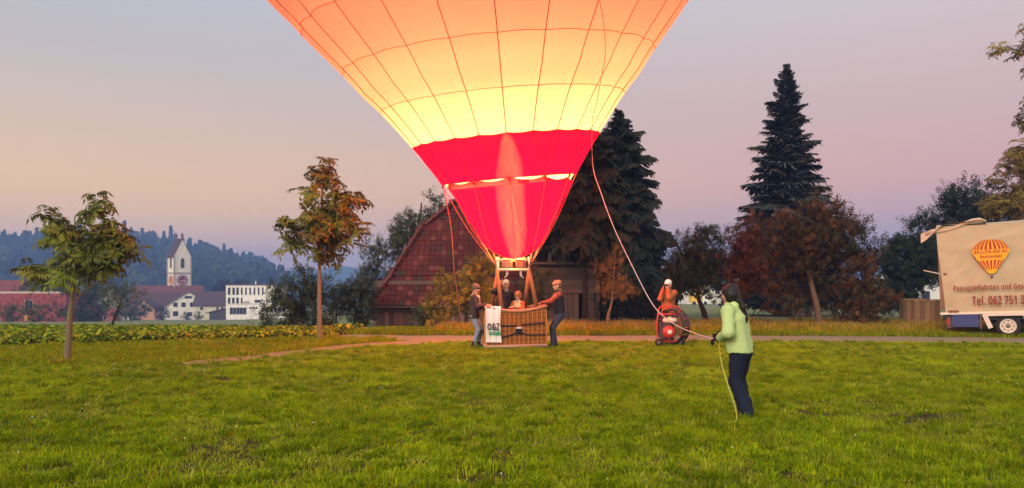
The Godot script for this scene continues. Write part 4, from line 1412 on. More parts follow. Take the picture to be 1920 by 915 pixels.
	var copper := [Color(0.19, 0.052, 0.014), Color(0.12, 0.048, 0.014), Color(0.24, 0.085, 0.020), Color(0.07, 0.048, 0.014)]
	tree("copper_leaved_tree", "smaller rust-red tree right of the green apple tree, above the woman in lime", on_land(1395, 30.5), [Vector3(0, -0.2, 0), Vector3(-0.1, 0.9, 0), Vector3(0.05, 2.4, 0)], 0.12,
		[[Vector3(0.0, 2.9, 0), Vector3(1.15, 1.15, 0.9)], [Vector3(-0.4, 1.9, 0), Vector3(1.0, 0.7, 0.8)], [Vector3(0.9, 2.2, 0), Vector3(0.7, 0.9, 0.7)], [Vector3(0.3, 3.8, 0), Vector3(0.55, 0.55, 0.5)]], 150, 16, 0.30, 0.23, "broad", copper, Color(0.03, 0.022, 0.02))
	tree("copper_leaved_tree", "wide rust-brown tree with a pale leaning trunk in front of the blue spruce", on_land(1538, 28.0), [Vector3(0, -0.1, 0), Vector3(-0.12, 0.8, 0), Vector3(-0.36, 1.9, 0), Vector3(-0.4, 3.2, 0)], 0.17,
		[[Vector3(-0.2, 3.4, 0), Vector3(1.7, 1.15, 1.3)], [Vector3(-1.0, 2.4, -0.3), Vector3(1.1, 1.1, 1.0)], [Vector3(1.2, 2.5, -0.2), Vector3(1.1, 1.3, 1.0)], [Vector3(0.2, 4.5, -0.2), Vector3(0.7, 0.55, 0.6)], [Vector3(1.5, 1.1, -0.4), Vector3(1.0, 0.9, 0.8)], [Vector3(-1.4, 1.0, -0.7), Vector3(0.5, 0.8, 0.4)], [Vector3(2.2, 0.8, -0.4), Vector3(0.7, 0.8, 0.6)], [Vector3(0.4, 1.5, -0.9), Vector3(1.2, 1.0, 0.5)], [Vector3(-0.9, 0.9, 0.2), Vector3(0.5, 0.6, 0.4)], [Vector3(0.9, 0.9, 0.3), Vector3(0.6, 0.7, 0.4)]], 290, 16, 0.34, 0.25, "broad", [Color(0.095, 0.046, 0.013), Color(0.15, 0.062, 0.016), Color(0.055, 0.041, 0.013), Color(0.045, 0.045, 0.013)], Color(0.20, 0.125, 0.08), "", "tree", 0.45, false)
	spruce("blue_spruce_tree", "tall slim blue-grey spruce with a pointed top behind the rust-brown tree", on_land(1474, 47.0), 15.6, 3.1, 1.0, "blue", [Color(0.044, 0.050, 0.046), Color(0.062, 0.068, 0.062), Color(0.030, 0.034, 0.028), Color(0.070, 0.056, 0.044)], 80)
	tree("dark_tree", "lower dark tree left of the trailer's flapping tarpaulin corner", on_land(1698, 39.0), [Vector3(0, -0.3, 0), Vector3(0.1, 1.6, 0), Vector3(0, 3.6, 0)], 0.2,
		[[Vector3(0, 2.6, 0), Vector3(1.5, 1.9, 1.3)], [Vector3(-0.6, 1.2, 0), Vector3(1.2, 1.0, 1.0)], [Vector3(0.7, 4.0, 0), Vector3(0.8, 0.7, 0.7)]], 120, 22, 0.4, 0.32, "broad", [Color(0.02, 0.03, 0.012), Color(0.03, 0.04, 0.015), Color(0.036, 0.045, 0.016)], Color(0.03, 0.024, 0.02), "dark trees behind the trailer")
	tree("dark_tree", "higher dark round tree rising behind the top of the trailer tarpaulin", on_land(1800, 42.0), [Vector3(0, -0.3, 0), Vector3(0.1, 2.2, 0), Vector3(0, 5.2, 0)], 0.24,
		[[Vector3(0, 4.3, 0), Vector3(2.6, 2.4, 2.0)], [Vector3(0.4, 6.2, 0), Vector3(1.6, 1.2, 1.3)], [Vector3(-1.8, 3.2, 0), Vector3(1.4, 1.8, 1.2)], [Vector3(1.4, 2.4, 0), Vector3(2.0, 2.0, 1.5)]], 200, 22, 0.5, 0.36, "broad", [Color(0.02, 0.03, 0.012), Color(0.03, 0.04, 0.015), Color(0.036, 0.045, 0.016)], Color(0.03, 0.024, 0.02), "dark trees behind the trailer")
	tree("walnut_tree", "large brown-leaved walnut tree at the right edge whose bough hangs in at the top", on_land(2030, 29.0), [Vector3(0, -0.2, 0), Vector3(0.1, 3.0, 0), Vector3(-0.1, 6.5, 0), Vector3(0.1, 11.0, 0)], 0.3,
		[[Vector3(0, 5.4, 0), Vector3(3.1, 2.0, 2.4)], [Vector3(0, 8.4, 0), Vector3(2.0, 2.2, 2.0)], [Vector3(-0.9, 10.6, 0), Vector3(2.25, 0.85, 1.4)], [Vector3(-1.6, 4.6, 0), Vector3(1.9, 1.0, 1.5)], [Vector3(0.6, 12, 0), Vector3(2, 1.2, 1.6)]], 260, 9, 0.40, 0.34, "walnut", [Color(0.18, 0.135, 0.03), Color(0.13, 0.095, 0.025), Color(0.21, 0.16, 0.03), Color(0.085, 0.055, 0.02)], Color(0.06, 0.045, 0.035))
	# shrubs before the village and the red house
	for q: Array in [[303, 205.0, 3.6, "dark round bush at the field edge below the brown roof", dark], [60, 112.0, 3.0, "grey-green shrub before the lit window of the red house", olive], [22, 116.0, 2.7, "low grey-green shrub at the left end of the red house", olive], [150, 118.0, 7.6, "dark tall shrub against the right side of the red house", dark], [96, 152.0, 9.5, "olive-grey tree behind the roof of the red house", olive], [350, 232.0, 2.6, "low grey bush before the white chalet", olive], [372, 232.0, 2.4, "low brownish bush right of the chalet front", olive], [178, 140.0, 5.0, "olive tree between the red house and the small red shed", olive], [236, 150.0, 3.6, "olive bush right of the small red shed", olive], [262, 200.0, 5.0, "dim green tree left of the orange gabled house", dark]]:
		var f := on_land(q[0], q[1])
		var h: float = q[2]
		tree("village_shrub", q[3], f, [Vector3(0, -1, 0), Vector3(0, h * 0.5, 0)], h * 0.04, [[Vector3(0, h * 0.45, 0), Vector3(h * 0.6, h * 0.55, h * 0.5)]], 34, 8, h * 0.16, h * 0.16, "broad", q[4], Color(0.04, 0.03, 0.025), "", "shrub", 0.25)


# ---------------------------------------------------------------- grass and crops
func blades(n: int, half: float, lo: float, hi: float, w: float, lean: float, tones: Array, seed_heads := 0.0) -> Mesh:
	var st := pen()
	for i in n:
		var a := rng.randf() * TAU
		var p := Vector3(rng.randf_range(-half, half), -0.01, rng.randf_range(-half, half))
		var h := rng.randf_range(lo, hi)
		var l := Vector3(cos(a), 0, sin(a)) * h * lean * rng.randf_range(0.1, 1.3)
		var s := Vector3(-sin(a), 0, cos(a)).rotated(Vector3.UP, rng.randf_range(-0.8, 0.8)) * w * rng.randf_range(0.6, 1.3)
		var mid := p + Vector3(0, h * 0.62, 0) + l * 0.35
		var tip := p + Vector3(0, h * (1.0 - 0.25 * lean), 0) + l
		st.set_color((tones[rng.randi() % tones.size()] as Color) * rng.randf_range(0.75, 1.3))
		quad(st, p - s, p + s, mid + s * 0.8, mid - s * 0.8)
		tri(st, mid - s * 0.8, mid + s * 0.8, tip)
		if rng.randf() < seed_heads:
			st.set_color(Color(0.34, 0.235, 0.08))
			var d := (tip - mid).normalized()
			quad(st, tip - s * 1.2, tip + s * 1.2, tip + d * 0.09 + s * 1.2, tip + d * 0.09 - s * 1.2)
	st.generate_normals()
	return st.commit()


func tuft(n: int, r: float, lo: float, hi: float, w: float, tones: Array) -> Mesh:       # blades that lean outwards from one root
	var st := pen()
	for i in n:
		var a := rng.randf() * TAU
		var q := sqrt(rng.randf())
		var out := Vector3(cos(a), 0, sin(a))
		var p := out * r * q * 0.6 - Vector3(0, 0.01, 0)
		var h := rng.randf_range(lo, hi) * (1.15 - 0.4 * q)
		var s := Vector3(-sin(a), 0, cos(a)).rotated(Vector3.UP, rng.randf_range(-1.2, 1.2)) * w * rng.randf_range(0.6, 1.3)
		var bow := out * h * rng.randf_range(0.2, 1.0) * (0.3 + q)
		var mid := p + Vector3(0, h * 0.65, 0) + bow * 0.35
		var tip := p + Vector3(0, h * rng.randf_range(0.55, 1.0), 0) + bow
		st.set_color((tones[rng.randi() % tones.size()] as Color) * rng.randf_range(0.75, 1.3))
		quad(st, p - s, p + s, mid + s * 0.8, mid - s * 0.8)
		tri(st, mid - s * 0.8, mid + s * 0.8, tip)
	st.generate_normals()
	return st.commit()


func grass_and_crops() -> void:
	var lush := [Color(0.155, 0.210, 0.004), Color(0.194, 0.240, 0.005), Color(0.112, 0.168, 0.004), Color(0.215, 0.252, 0.006)]
	var dry := [Color(0.224, 0.240, 0.020), Color(0.267, 0.282, 0.035), Color(0.181, 0.222, 0.012), Color(0.155, 0.210, 0.010)]
	var deep := [Color(0.069, 0.126, 0.006), Color(0.095, 0.156, 0.006), Color(0.129, 0.192, 0.006)]
	var kinds := []
	for k in 4:
		kinds.append(blades(520, 0.27, 0.03, 0.085, 0.0034, 1.0, lush))
	for k in 3:
		kinds.append(blades(420, 0.27, 0.025, 0.07, 0.0032, 1.15, dry + lush))
	for k in 3:
		kinds.append(tuft(90, 0.085, 0.05, 0.125, 0.0042, deep + lush))
	for k in 2:
		kinds.append(tuft(60, 0.10, 0.04, 0.11, 0.0036, dry + [lush[1]]))
	var spots := []
	var tones := []
	for k in kinds.size():
		spots.append([])
		tones.append([])
	var d := 4.6
	while d < 23.6:
		var half := d * 0.72 + 6.0
		var x := -half
		while x < half:
			var p := Vector3(x + rng.randf_range(-0.12, 0.12), 0, -d + rng.randf_range(-0.12, 0.12))
			x += 0.38
			if on_lane(p.x, -p.z, 0.1):
				continue
			p.y = land(p.x, p.z)
			var n := wave.get_noise_2d(p.x * 0.9 + 40.0, p.z * 1.6)
			var n2 := wave.get_noise_2d(p.x * 0.22, p.z * 0.35 + 80.0) + 0.35 * wave.get_noise_2d(p.x * 1.7, p.z * 2.6 + 30.0)
			var k := rng.randi() % 4
			if n2 + 0.12 * smoothstep(12.0, 19.0, -p.z) > 0.16:
				k = 4 + rng.randi() % 3
			if n < -0.42 and rng.randf() < 0.6:
				continue                      # worn places where the dark thatch shows
			spots[k].append(Transform3D(spin() * Basis.from_scale(Vector3(1, clampf(1.0 + 0.9 * n + rng.randf_range(-0.3, 0.3), 0.45, 1.9), 1)), p))
			tones[k].append(Color.WHITE * rng.randf_range(0.75, 1.25) * (1.42 + 0.5 * wave.get_noise_2d(p.x * 0.35, p.z * 0.5 + 12.0)))
		d += 0.38
	for i in 26000:                           # tufts that stand out of the mown sward
		var dd := 4.8 + 18.6 * pow(rng.randf(), 1.25)
		var p := Vector3(rng.randf_range(-1, 1) * (dd * 0.70 + 5.0), 0, -dd)
		var n := wave.get_noise_2d(p.x * 1.1, p.z * 1.9 + 7.0) + 0.5 * wave.get_noise_2d(p.x * 0.3 + 50.0, p.z * 0.5)
		if on_lane(p.x, dd, 0.05) or n < rng.randf_range(-0.35, 0.45):
			continue
		p.y = land(p.x, p.z)
		var k := 7 + rng.randi() % 3 if rng.randf() < 0.72 else 10 + rng.randi() % 2
		var sc := rng.randf_range(0.6, 1.3)
		spots[k].append(Transform3D(spin() * Basis.from_scale(Vector3(sc, sc * rng.randf_range(0.7, 1.2), sc)), p))
		tones[k].append(Color.WHITE * rng.randf_range(0.9, 1.65))
	for k in kinds.size():
		many("lawn_grass", kinds[k], tinted(0.8, 0.5, 0.0), spots[k], tones[k])
	# white clover heads and dandelions scattered over the lawn
	var st := pen(false)
	lathe(st, [Vector2(0.0, 0), Vector2(0.007, 0.004), Vector2(0.008, 0.009), Vector2(0.004, 0.014), Vector2(0, 0.015)], 6)
	st.generate_normals()
	var head := st.commit()
	var places := []
	var hues := []
	for i in 200:
		var dd := sqrt(rng.randf()) * 13.0 + 4.8
		var p := Vector3(dd * rng.randf_range(-0.72, 0.72), 0, -dd)
		if wave.get_noise_2d(p.x * 0.5, p.z * 0.5) < -0.02 or on_lane(p.x, dd, 0.2):
			continue
		p.y = land(p.x, p.z) + rng.randf_range(0.05, 0.085)
		places.append(Transform3D(spin(), p))
		hues.append(Color(0.62, 0.60, 0.50) if rng.randf() < 0.75 else Color(0.6, 0.55, 0.12))
	many("clover_flowers", head, tinted(0.8), places, hues)
	# tall dry grass behind the lane
	var straw := [Color(0.44, 0.34, 0.016), Color(0.52, 0.38, 0.03), Color(0.36, 0.30, 0.012), Color(0.24, 0.24, 0.01)]
	var tall_kinds := [blades(90, 0.26, 0.16, 0.42, 0.006, 0.75, straw, 0.25), blades(90, 0.26, 0.14, 0.36, 0.006, 0.9, straw, 0.1), blades(120, 0.27, 0.08, 0.24, 0.006, 0.9, [Color(0.24, 0.28, 0.006), Color(0.32, 0.34, 0.008), Color(0.17, 0.225, 0.006)])]
	spots = [[], [], []]
	tones = [[], [], []]
	for i in 7500:
		var x := rng.randf_range(-11.0, 30.0)
		var dd := rng.randf_range(21.5, 31.0)
		if x < -8.0 and dd < 25.5:
			continue
		if dd < lane_mid(x) + lane_half(x) + 0.12:
			continue
		var p := Vector3(x, land(x, -dd), -dd)
		var n := wave.get_noise_2d(x * 0.4, dd * 0.7)
		var near_edge := dd < lane_mid(x) + lane_half(x) + 0.7
		var k := 2 if near_edge or n < -0.12 or x < -2.5 else rng.randi() % 2
		var tall := rng.randf_range(0.7, 1.1) * (1.0 + 0.5 * n)
		spots[k].append(Transform3D(spin() * Basis.from_scale(Vector3(1, tall, 1)), p))
		tones[k].append(Color.WHITE * rng.randf_range(0.8, 1.15))
	# the rough strip between track and crop
	for i in 3400:
		var x := rng.randf_range(-25.0, -2.4)
		var dd := rng.randf_range(15.5, 25.0)
		if dd > crop_edge(x) + 0.3 or on_lane(x, dd, 0.15) or dd < track_depth(x) + 0.25:
			continue
		var p := Vector3(x, land(x, -dd), -dd)
		var tall := rng.randf_range(0.5, 1.0) * (1.0 + 0.4 * wave.get_noise_2d(x * 0.5, dd * 0.9))
		var k := 2 if rng.randf() < 0.93 else rng.randi() % 2
		spots[k].append(Transform3D(spin() * Basis.from_scale(Vector3(1, tall * (1.0 if k == 2 else 0.55), 1)), p))
		tones[k].append(Color.WHITE * rng.randf_range(0.75, 1.2))
	for k in 3:
		many("verge_grass", tall_kinds[k], tinted(0.8, 0.5, 0.0), spots[k], tones[k])
	# broad-leaved crop in the field at left
	var plants := []
	for k in 4:
		st = pen()
		for j in 16:
			var a := j * 2.4 + rng.randf()
			var h := rng.randf_range(0.12, 0.42)
			var out := Vector3(cos(a), 0, sin(a))
			var top := out * rng.randf_range(0.06, 0.26) + Vector3(0, h, 0)
			st.set_color(Color(0.07, 0.085, 0.02))
			tube(st, [out * 0.02, top], [0.006], 3, false)
			st.set_color([Color(0.18, 0.26, 0.007), Color(0.24, 0.30, 0.010), Color(0.13, 0.205, 0.007), Color(0.30, 0.32, 0.016)][rng.randi() % 4])
			var dir := (out + Vector3(0, rng.randf_range(-0.5, 0.25), 0)).normalized()
			leaf(st, top, dir, dir.cross(Vector3.UP).normalized().rotated(dir, rng.randf_range(-0.5, 0.5)), rng.randf_range(0.13, 0.22), rng.randf_range(0.10, 0.17), 0.3)
		st.generate_normals()
		plants.append(st.commit())
	spots = [[], [], [], []]
	tones = [[], [], [], []]
	for i in 8000:
		var x := rng.randf_range(-29.0, -5.6)
		var dd := rng.randf_range(19.0, 33.0)
		if dd < crop_edge(x):
			continue
		if x > -8.0 and dd > 27.5:
			continue
		var p := Vector3(x, land(x, -dd) - 0.02, -dd)
		var s := rng.randf_range(0.6, 0.9) * (1.0 + 0.3 * wave.get_noise_2d(x * 0.35, dd * 0.35))
		var k := rng.randi() % 4
		spots[k].append(Transform3D(spin() * Basis.from_scale(Vector3(s, s, s)), p))
		tones[k].append((Color(1.0, 1.0, 1.0) if x < -9.5 + 2.0 * wave.get_noise_2d(dd, x) else Color(1.35, 1.05, 0.9)) * rng.randf_range(0.85, 1.15))
	for k in 4:
		many("crop_plants", plants[k], tinted(0.6, 0.5, 0.15), spots[k], tones[k])


func crop_edge(x: float) -> float:
	return lerpf(19.6, 22.6, smoothstep(-14.0, -5.5, x)) + 0.35 * wave.get_noise_2d(x * 0.6, 3.0)


func lane_mid(x: float) -> float:
	var pts := [[-12.0, 26.0], [-9.0, 24.9], [-5.0, 24.1], [-2.0, 23.4], [2.0, 23.3], [8.0, 23.3], [13.0, 22.6], [18.0, 21.6], [26.0, 19.4], [36.0, 16.0]]
	for i in pts.size() - 1:
		if x < pts[i + 1][0]:
			return lerpf(pts[i][1], pts[i + 1][1], (x - pts[i][0]) / (pts[i + 1][0] - pts[i][0]))
	return 16.0


func lane_half(x: float) -> float:
	return 1.34 if x > -2.0 else clampf(remap(x, -9.0, -2.0, 0.25, 1.34), 0.2, 1.34)


func track_depth(x: float) -> float:
	var pts := [[-7.0, 15.2], [-6.4, 16.3], [-5.75, 17.6], [-4.65, 19.6], [-3.0, 21.5], [-1.6, 22.3], [0.2, 22.45]]
	if x < -7.0:
		return 15.2 - 0.12 * (x + 7.0)
	for i in pts.size() - 1:
		if x < pts[i + 1][0]:
			return lerpf(pts[i][1], pts[i + 1][1], (x - pts[i][0]) / (pts[i + 1][0] - pts[i][0]))
	return 22.4


func on_lane(x: float, d: float, extra: float) -> bool:
	if x > -8.5 and absf(d - lane_mid(x)) < lane_half(x) + extra * 0.4:
		return true
	if x > -7.0 and x < 0.2:
		var k := smoothstep(-7.0, -3.0, x)
		return absf(d - track_depth(x)) < lerpf(0.15, 0.78, k) + extra
	return false


# ---------------------------------------------------------------- trailer, fan, ropes, box
func trailer() -> void:
	var foot := Vector3(15.35, 0.0, -23.55)
	var o := thing("trailer", "balloon trailer with a beige tarpaulin, blue side boards and a printed balloon", "trailer", foot, -0.58)
	var body := Basis(Vector3.BACK, 0.045)          # it stands nose up, on its one axle
	var canvas := mat(Color(0.43, 0.35, 0.225), 0.75)
	var L := -1.62       # rear end, left
	var R := 3.4         # nose, right
	var top := 3.60
	var low := 0.80
	var depth := 2.1
	# tarpaulin: a grid with slack folds
	var side := func(u: float, v: float, z: float) -> Vector3:
		var x := lerpf(L - 0.14 * smoothstep(0.0, 1.0, v) * (1.0 - u) , R, u)
		var y := lerpf(low, top - 0.06 * sin(PI * clampf(u * 1.4, 0, 1)), v)
		var n: float = 0.05 * wave.get_noise_2d(x * 0.9 + v * 1.3, y * 0.55) + 0.028 * wave.get_noise_2d(x * 2.0 - y * 1.5, y * 1.2 + 5.0)
		n += 0.035 * exp(-pow((y - 3.0 + 0.18 * cos((x + 1.0) * 2.2)) / 0.10, 2)) * smoothstep(1.9, 0.2, absf(x + 0.4))
		n += 0.035 * exp(-pow((x + 0.55 + (y - 1.9) * -0.75) / 0.10, 2)) * smoothstep(0.9, 0.2, absf(y - 1.9))
		return body * Vector3(x, y, z + n + 0.04 * sin(PI * v))
	var st := pen(false)
	var nu := 54
	var nv := 36
	for i in nu:
		for k in nv:
			quad(st, side.call(float(i) / nu, float(k) / nv, 0.0), side.call(float(i + 1) / nu, float(k) / nv, 0.0), side.call(float(i + 1) / nu, float(k + 1) / nv, 0.0), side.call(float(i) / nu, float(k + 1) / nv, 0.0))
	var tarp := put("tarpaulin", st, canvas, o)
	st = pen(false)
	for i in 20:
		for k in 8:
			var f := func(a: int, b: int) -> Vector3:
				var p: Vector3 = side.call(a / 20.0, 1.0, 0.0)
				var q := body * Vector3(lerpf(L - 0.14 * (1.0 - a / 20.0), R, a / 20.0), top, -depth)
				return p.lerp(q, b / 8.0) + body * Vector3(0, 0.10 * sin(PI * b / 8.0) + 0.02 * wave.get_noise_2d(a * 1.7, b * 2.0), 0)
			quad(st, f.call(i, k), f.call(i + 1, k), f.call(i + 1, k + 1), f.call(i, k + 1))
	put("tarpaulin_roof", st, canvas, o)
	st = pen(false)
	box(st, body * Vector3(0.62, (low + top) * 0.5, -depth), Vector3(R - L, top - low - 0.1, 0.05), body)
	box(st, body * Vector3(R - 0.05, (low + top) * 0.5, -depth * 0.5), Vector3(0.05, top - low - 0.1, depth), body)
	box(st, body * Vector3(L + 0.03, (low + top) * 0.5 - 0.2, -depth * 0.5), Vector3(0.05, top - low - 0.5, depth - 0.1), body)
	put("tarpaulin_back", st, canvas, o)
	# the rolled-up flap that hangs over at the rear corner
	st = pen(false)
	for i in 12:
		for k in 7:
			var f := func(a: int, b: int) -> Vector3:
				var t := a / 12.0
				var w := b / 7.0
				var x := L + 1.22 - 1.85 * t
				var y := top + 0.03 + 0.10 * sin(PI * t * 1.1) + 0.05 * sin(t * 14.0) * (1.0 - t) - 0.16 * t * t - (0.36 * smoothstep(0.62, 1.0, t)) * w * w
				return body * Vector3(x + 0.05 * w, y, lerpf(-0.55, 0.13 + 0.05 * t, w))
			quad(st, f.call(i, k), f.call(i, k + 1), f.call(i + 1, k + 1), f.call(i + 1, k))
	put("rolled_flap", st, mat(Color(0.58, 0.43, 0.29), 0.75, "soft", 0.6), o)
	st = pen(false)
	var roll := []
	for i in 10:
		roll.append(body * Vector3(L + 1.25 - 0.19 * i, top + 0.05 + 0.06 * sin(i * 0.9) - 0.004 * i * i, 0.0))
	tube(st, roll, [0.03, 0.09, 0.075, 0.06, 0.075, 0.06, 0.07, 0.085, 0.08, 0.04], 8)
	put("flap_roll", st, mat(Color(0.50, 0.38, 0.27), 0.75, "soft", 0.6), o)
	# hem rail, blue boards, mudguard frame
	st = pen()
	box(st, body * Vector3(0.70, low - 0.02, 0.02), Vector3(R - L - 0.1, 0.075, 0.06), body)
	put("hem_rail", st, mat(Color(0.62, 0.56, 0.47), 0.5), o)
	var blue := mat(Color(0.035, 0.05, 0.17), 0.45, "soft", 0.5)
	for q: Array in [[-1.45, -0.72], [0.62, 1.9], [1.92, 3.3]]:
		st = pen()
		box(st, body * Vector3((q[0] + q[1]) * 0.5, 0.545, 0.0), Vector3(q[1] - q[0], 0.40, 0.05), body)
		box(st, body * Vector3((q[0] + q[1]) * 0.5, 0.42, 0.03), Vector3(q[1] - q[0], 0.03, 0.02), body)
		box(st, body * Vector3((q[0] + q[1]) * 0.5, 0.66, 0.03), Vector3(q[1] - q[0], 0.03, 0.02), body)
		put("side_board", st, blue, o)
	var pale := mat(Color(0.58, 0.50, 0.42), 0.5)
	st = pen()
	bar(st, body * Vector3(-0.56, 0.74, 0.04), body * Vector3(-0.40, 0.30, 0.05), 0.13, 0.05, Vector3.BACK)
	bar(st, body * Vector3(-0.58, 0.725, 0.045), body * Vector3(0.56, 0.725, 0.045), 0.10, 0.055, Vector3.BACK)
	bar(st, body * Vector3(0.50, 0.74, 0.04), body * Vector3(0.56, 0.32, 0.05), 0.10, 0.05, Vector3.BACK)
	put("mudguard_frame", st, pale, o)
	st = pen()
	box(st, body * Vector3(0.04, 0.52, -0.30), Vector3(0.95, 0.38, 0.04), body)
	box(st, body * Vector3(0.7, 0.62, -depth * 0.5), Vector3(R - L - 0.2, 0.14, depth - 0.1), body)
	put("chassis", st, mat(Color(0.02, 0.02, 0.022), 0.7), o)
	st = pen()
	bar(st, body * Vector3(R, 0.6, -depth * 0.5), body * Vector3(R + 1.2, 0.5, -depth * 0.5), 0.1, 0.1)
	put("drawbar", st, mat(Color(0.03, 0.03, 0.035), 0.6), o)
	st = pen()
	box(st, body * Vector3(-1.53, 0.50, 0.0), Vector3(0.12, 0.36, 0.10), body)
	box(st, body * Vector3(-0.66, 0.50, 0.02), Vector3(0.06, 0.46, 0.07), body)
	put("corner_iron", st, mat(Color(0.10, 0.055, 0.045), 0.7), o)
	st = pen()
	box(st, body * Vector3(-1.555, 0.52, 0.055), Vector3(0.07, 0.16, 0.03), body)
	put("tail_lamp", st, mat(Color(0.35, 0.03, 0.02), 0.3), o)
	st = pen(false)
	tube(st, [body * Vector3(L - 0.02, 2.04, 0.0), body * Vector3(L - 0.56, 2.20, 0.05)], [0.022], 6)
	put("tarp_pole", st, mat(Color(0.5, 0.42, 0.36), 0.5), o)
	st = pen()
	box(st, body * Vector3(L + 0.05, 2.05, 0.03), Vector3(0.09, 0.07, 0.03), body)
	put("strap_patch", st, mat(Color(0.17, 0.07, 0.05), 0.7), o)
	st = pen()
	box(st, body * Vector3(L + 0.23, 0.83, 0.03), Vector3(0.30, 0.09, 0.04), body)
	put("strap_patch", st, mat(Color(0.17, 0.07, 0.05), 0.7), o)
	# wheels
	for z in [-0.12, -depth + 0.15]:
		var w := pen(false)
		var turn := Transform3D(Basis(Vector3.RIGHT, PI / 2), Vector3(0.04, 0.355, z))
		lathe(w, [Vector2(0.20, -0.1), Vector2(0.33, -0.1), Vector2(0.355, -0.06), Vector2(0.355, 0.06), Vector2(0.335, 0.09), Vector2(0.25, 0.105), Vector2(0.215, 0.085)], 32, turn)
		var wheel := put("wheel", w, mat(Color(0.018, 0.016, 0.016), 0.8), o)
		w = pen(false)
		lathe(w, [Vector2(0.225, 0.08), Vector2(0.222, 0.10), Vector2(0.195, 0.098), Vector2(0.185, 0.06), Vector2(0.15, 0.05), Vector2(0.13, 0.085), Vector2(0.10, 0.09), Vector2(0.085, 0.06), Vector2(0.0, 0.055)], 28, turn)
		put("rim", w, mat(Color(0.60, 0.54, 0.46), 0.4), wheel)
		w = pen(false)
		lathe(w, [Vector2(0.055, 0.05), Vector2(0.055, 0.10), Vector2(0.03, 0.115), Vector2(0.0, 0.117)], 16, turn)
		put("hub", w, mat(Color(0.16, 0.13, 0.11), 0.5), wheel)
		for k in 8:
			w = pen()
			var a := TAU * k / 8.0
			box(w, turn * Vector3(sin(a) * 0.142, 0.07, cos(a) * 0.142), Vector3(0.03, 0.05, 0.02))
			put("rim_slot", w, mat(Color(0.05, 0.045, 0.04)), wheel)
	# the print on the tarpaulin: a balloon and the lines of text
	var red := mat(Color(0.22, 0.028, 0.014), 0.7)
	var gold := mat(Color(0.72, 0.36, 0.012), 0.7)
	var crimson := mat(Color(0.36, 0.028, 0.022), 0.7)
	var mid := Vector3(-0.30, 2.62, 0)
	var z0 := 0.16
	var outline := func(v: float) -> float:       # half width of the printed balloon, v from 0 at its foot to 1 at the top
		return 0.50 * (sqrt(clampf(1.0 - pow((v - 0.62) / 0.38, 2), 0, 1)) if v > 0.62 else lerpf(0.13, 1.0, pow(v / 0.62, 0.85)))
	st = pen()
	for k in 20:
		var v0 := k / 20.0
		var v1 := (k + 1) / 20.0
		quad(st, body * (mid + Vector3(-outline.call(v0), -0.62 + v0 * 1.08, z0)), body * (mid + Vector3(outline.call(v0), -0.62 + v0 * 1.08, z0)), body * (mid + Vector3(outline.call(v1), -0.62 + v1 * 1.08, z0)), body * (mid + Vector3(-outline.call(v1), -0.62 + v1 * 1.08, z0)))
	put("printed_balloon", st, gold, tarp)
	st = pen()
	for band: Array in [[0.70, 0.985, 11], [0.12, 0.385, 9]]:
		for n in band[2]:
			var c: float = -1.0 + (n + 0.5) * 2.0 / band[2]
			for k in 8:
				var v0: float = lerpf(band[0], band[1], k / 8.0)
				var v1: float = lerpf(band[0], band[1], (k + 1) / 8.0)
				var w: float = 0.55 / band[2]
				var e := [[c - w, v0], [c + w, v0], [c + w, v1], [c - w, v1]]
				var p := []
				for g: Array in e:
					p.append(body * (mid + Vector3(outline.call(g[1]) * sin(g[0] * 1.45), -0.62 + g[1] * 1.08, z0 + 0.004)))
				quad(st, p[0], p[1], p[2], p[3])
	put("printed_stripes", st, crimson, tarp)
	st = pen()
	box(st, body * (mid + Vector3(0.0, -0.72, z0)), Vector3(0.07, 0.06, 0.008), body)
	put("printed_basket", st, mat(Color(0.06, 0.035, 0.03)), tarp)
	lettering("BALLON AIR AG", 0.10, crimson, tarp, body * (mid + Vector3(0, 0.065, z0 + 0.006)), body, true, false, 0.86)
	lettering("Bottenwil", 0.10, crimson, tarp, body * (mid + Vector3(0, -0.085, z0 + 0.006)), body, true, false, 0.9)
	lettering("Passagierfahrten und Geschenk", 0.155, red, tarp, body * Vector3(-1.36, 1.58, 0.185), body, true, true, 0.70)
	lettering("Tel. 062 751 33 0", 0.27, red, tarp, body * Vector3(-0.86, 1.16, 0.17), body, true, true, 0.58)


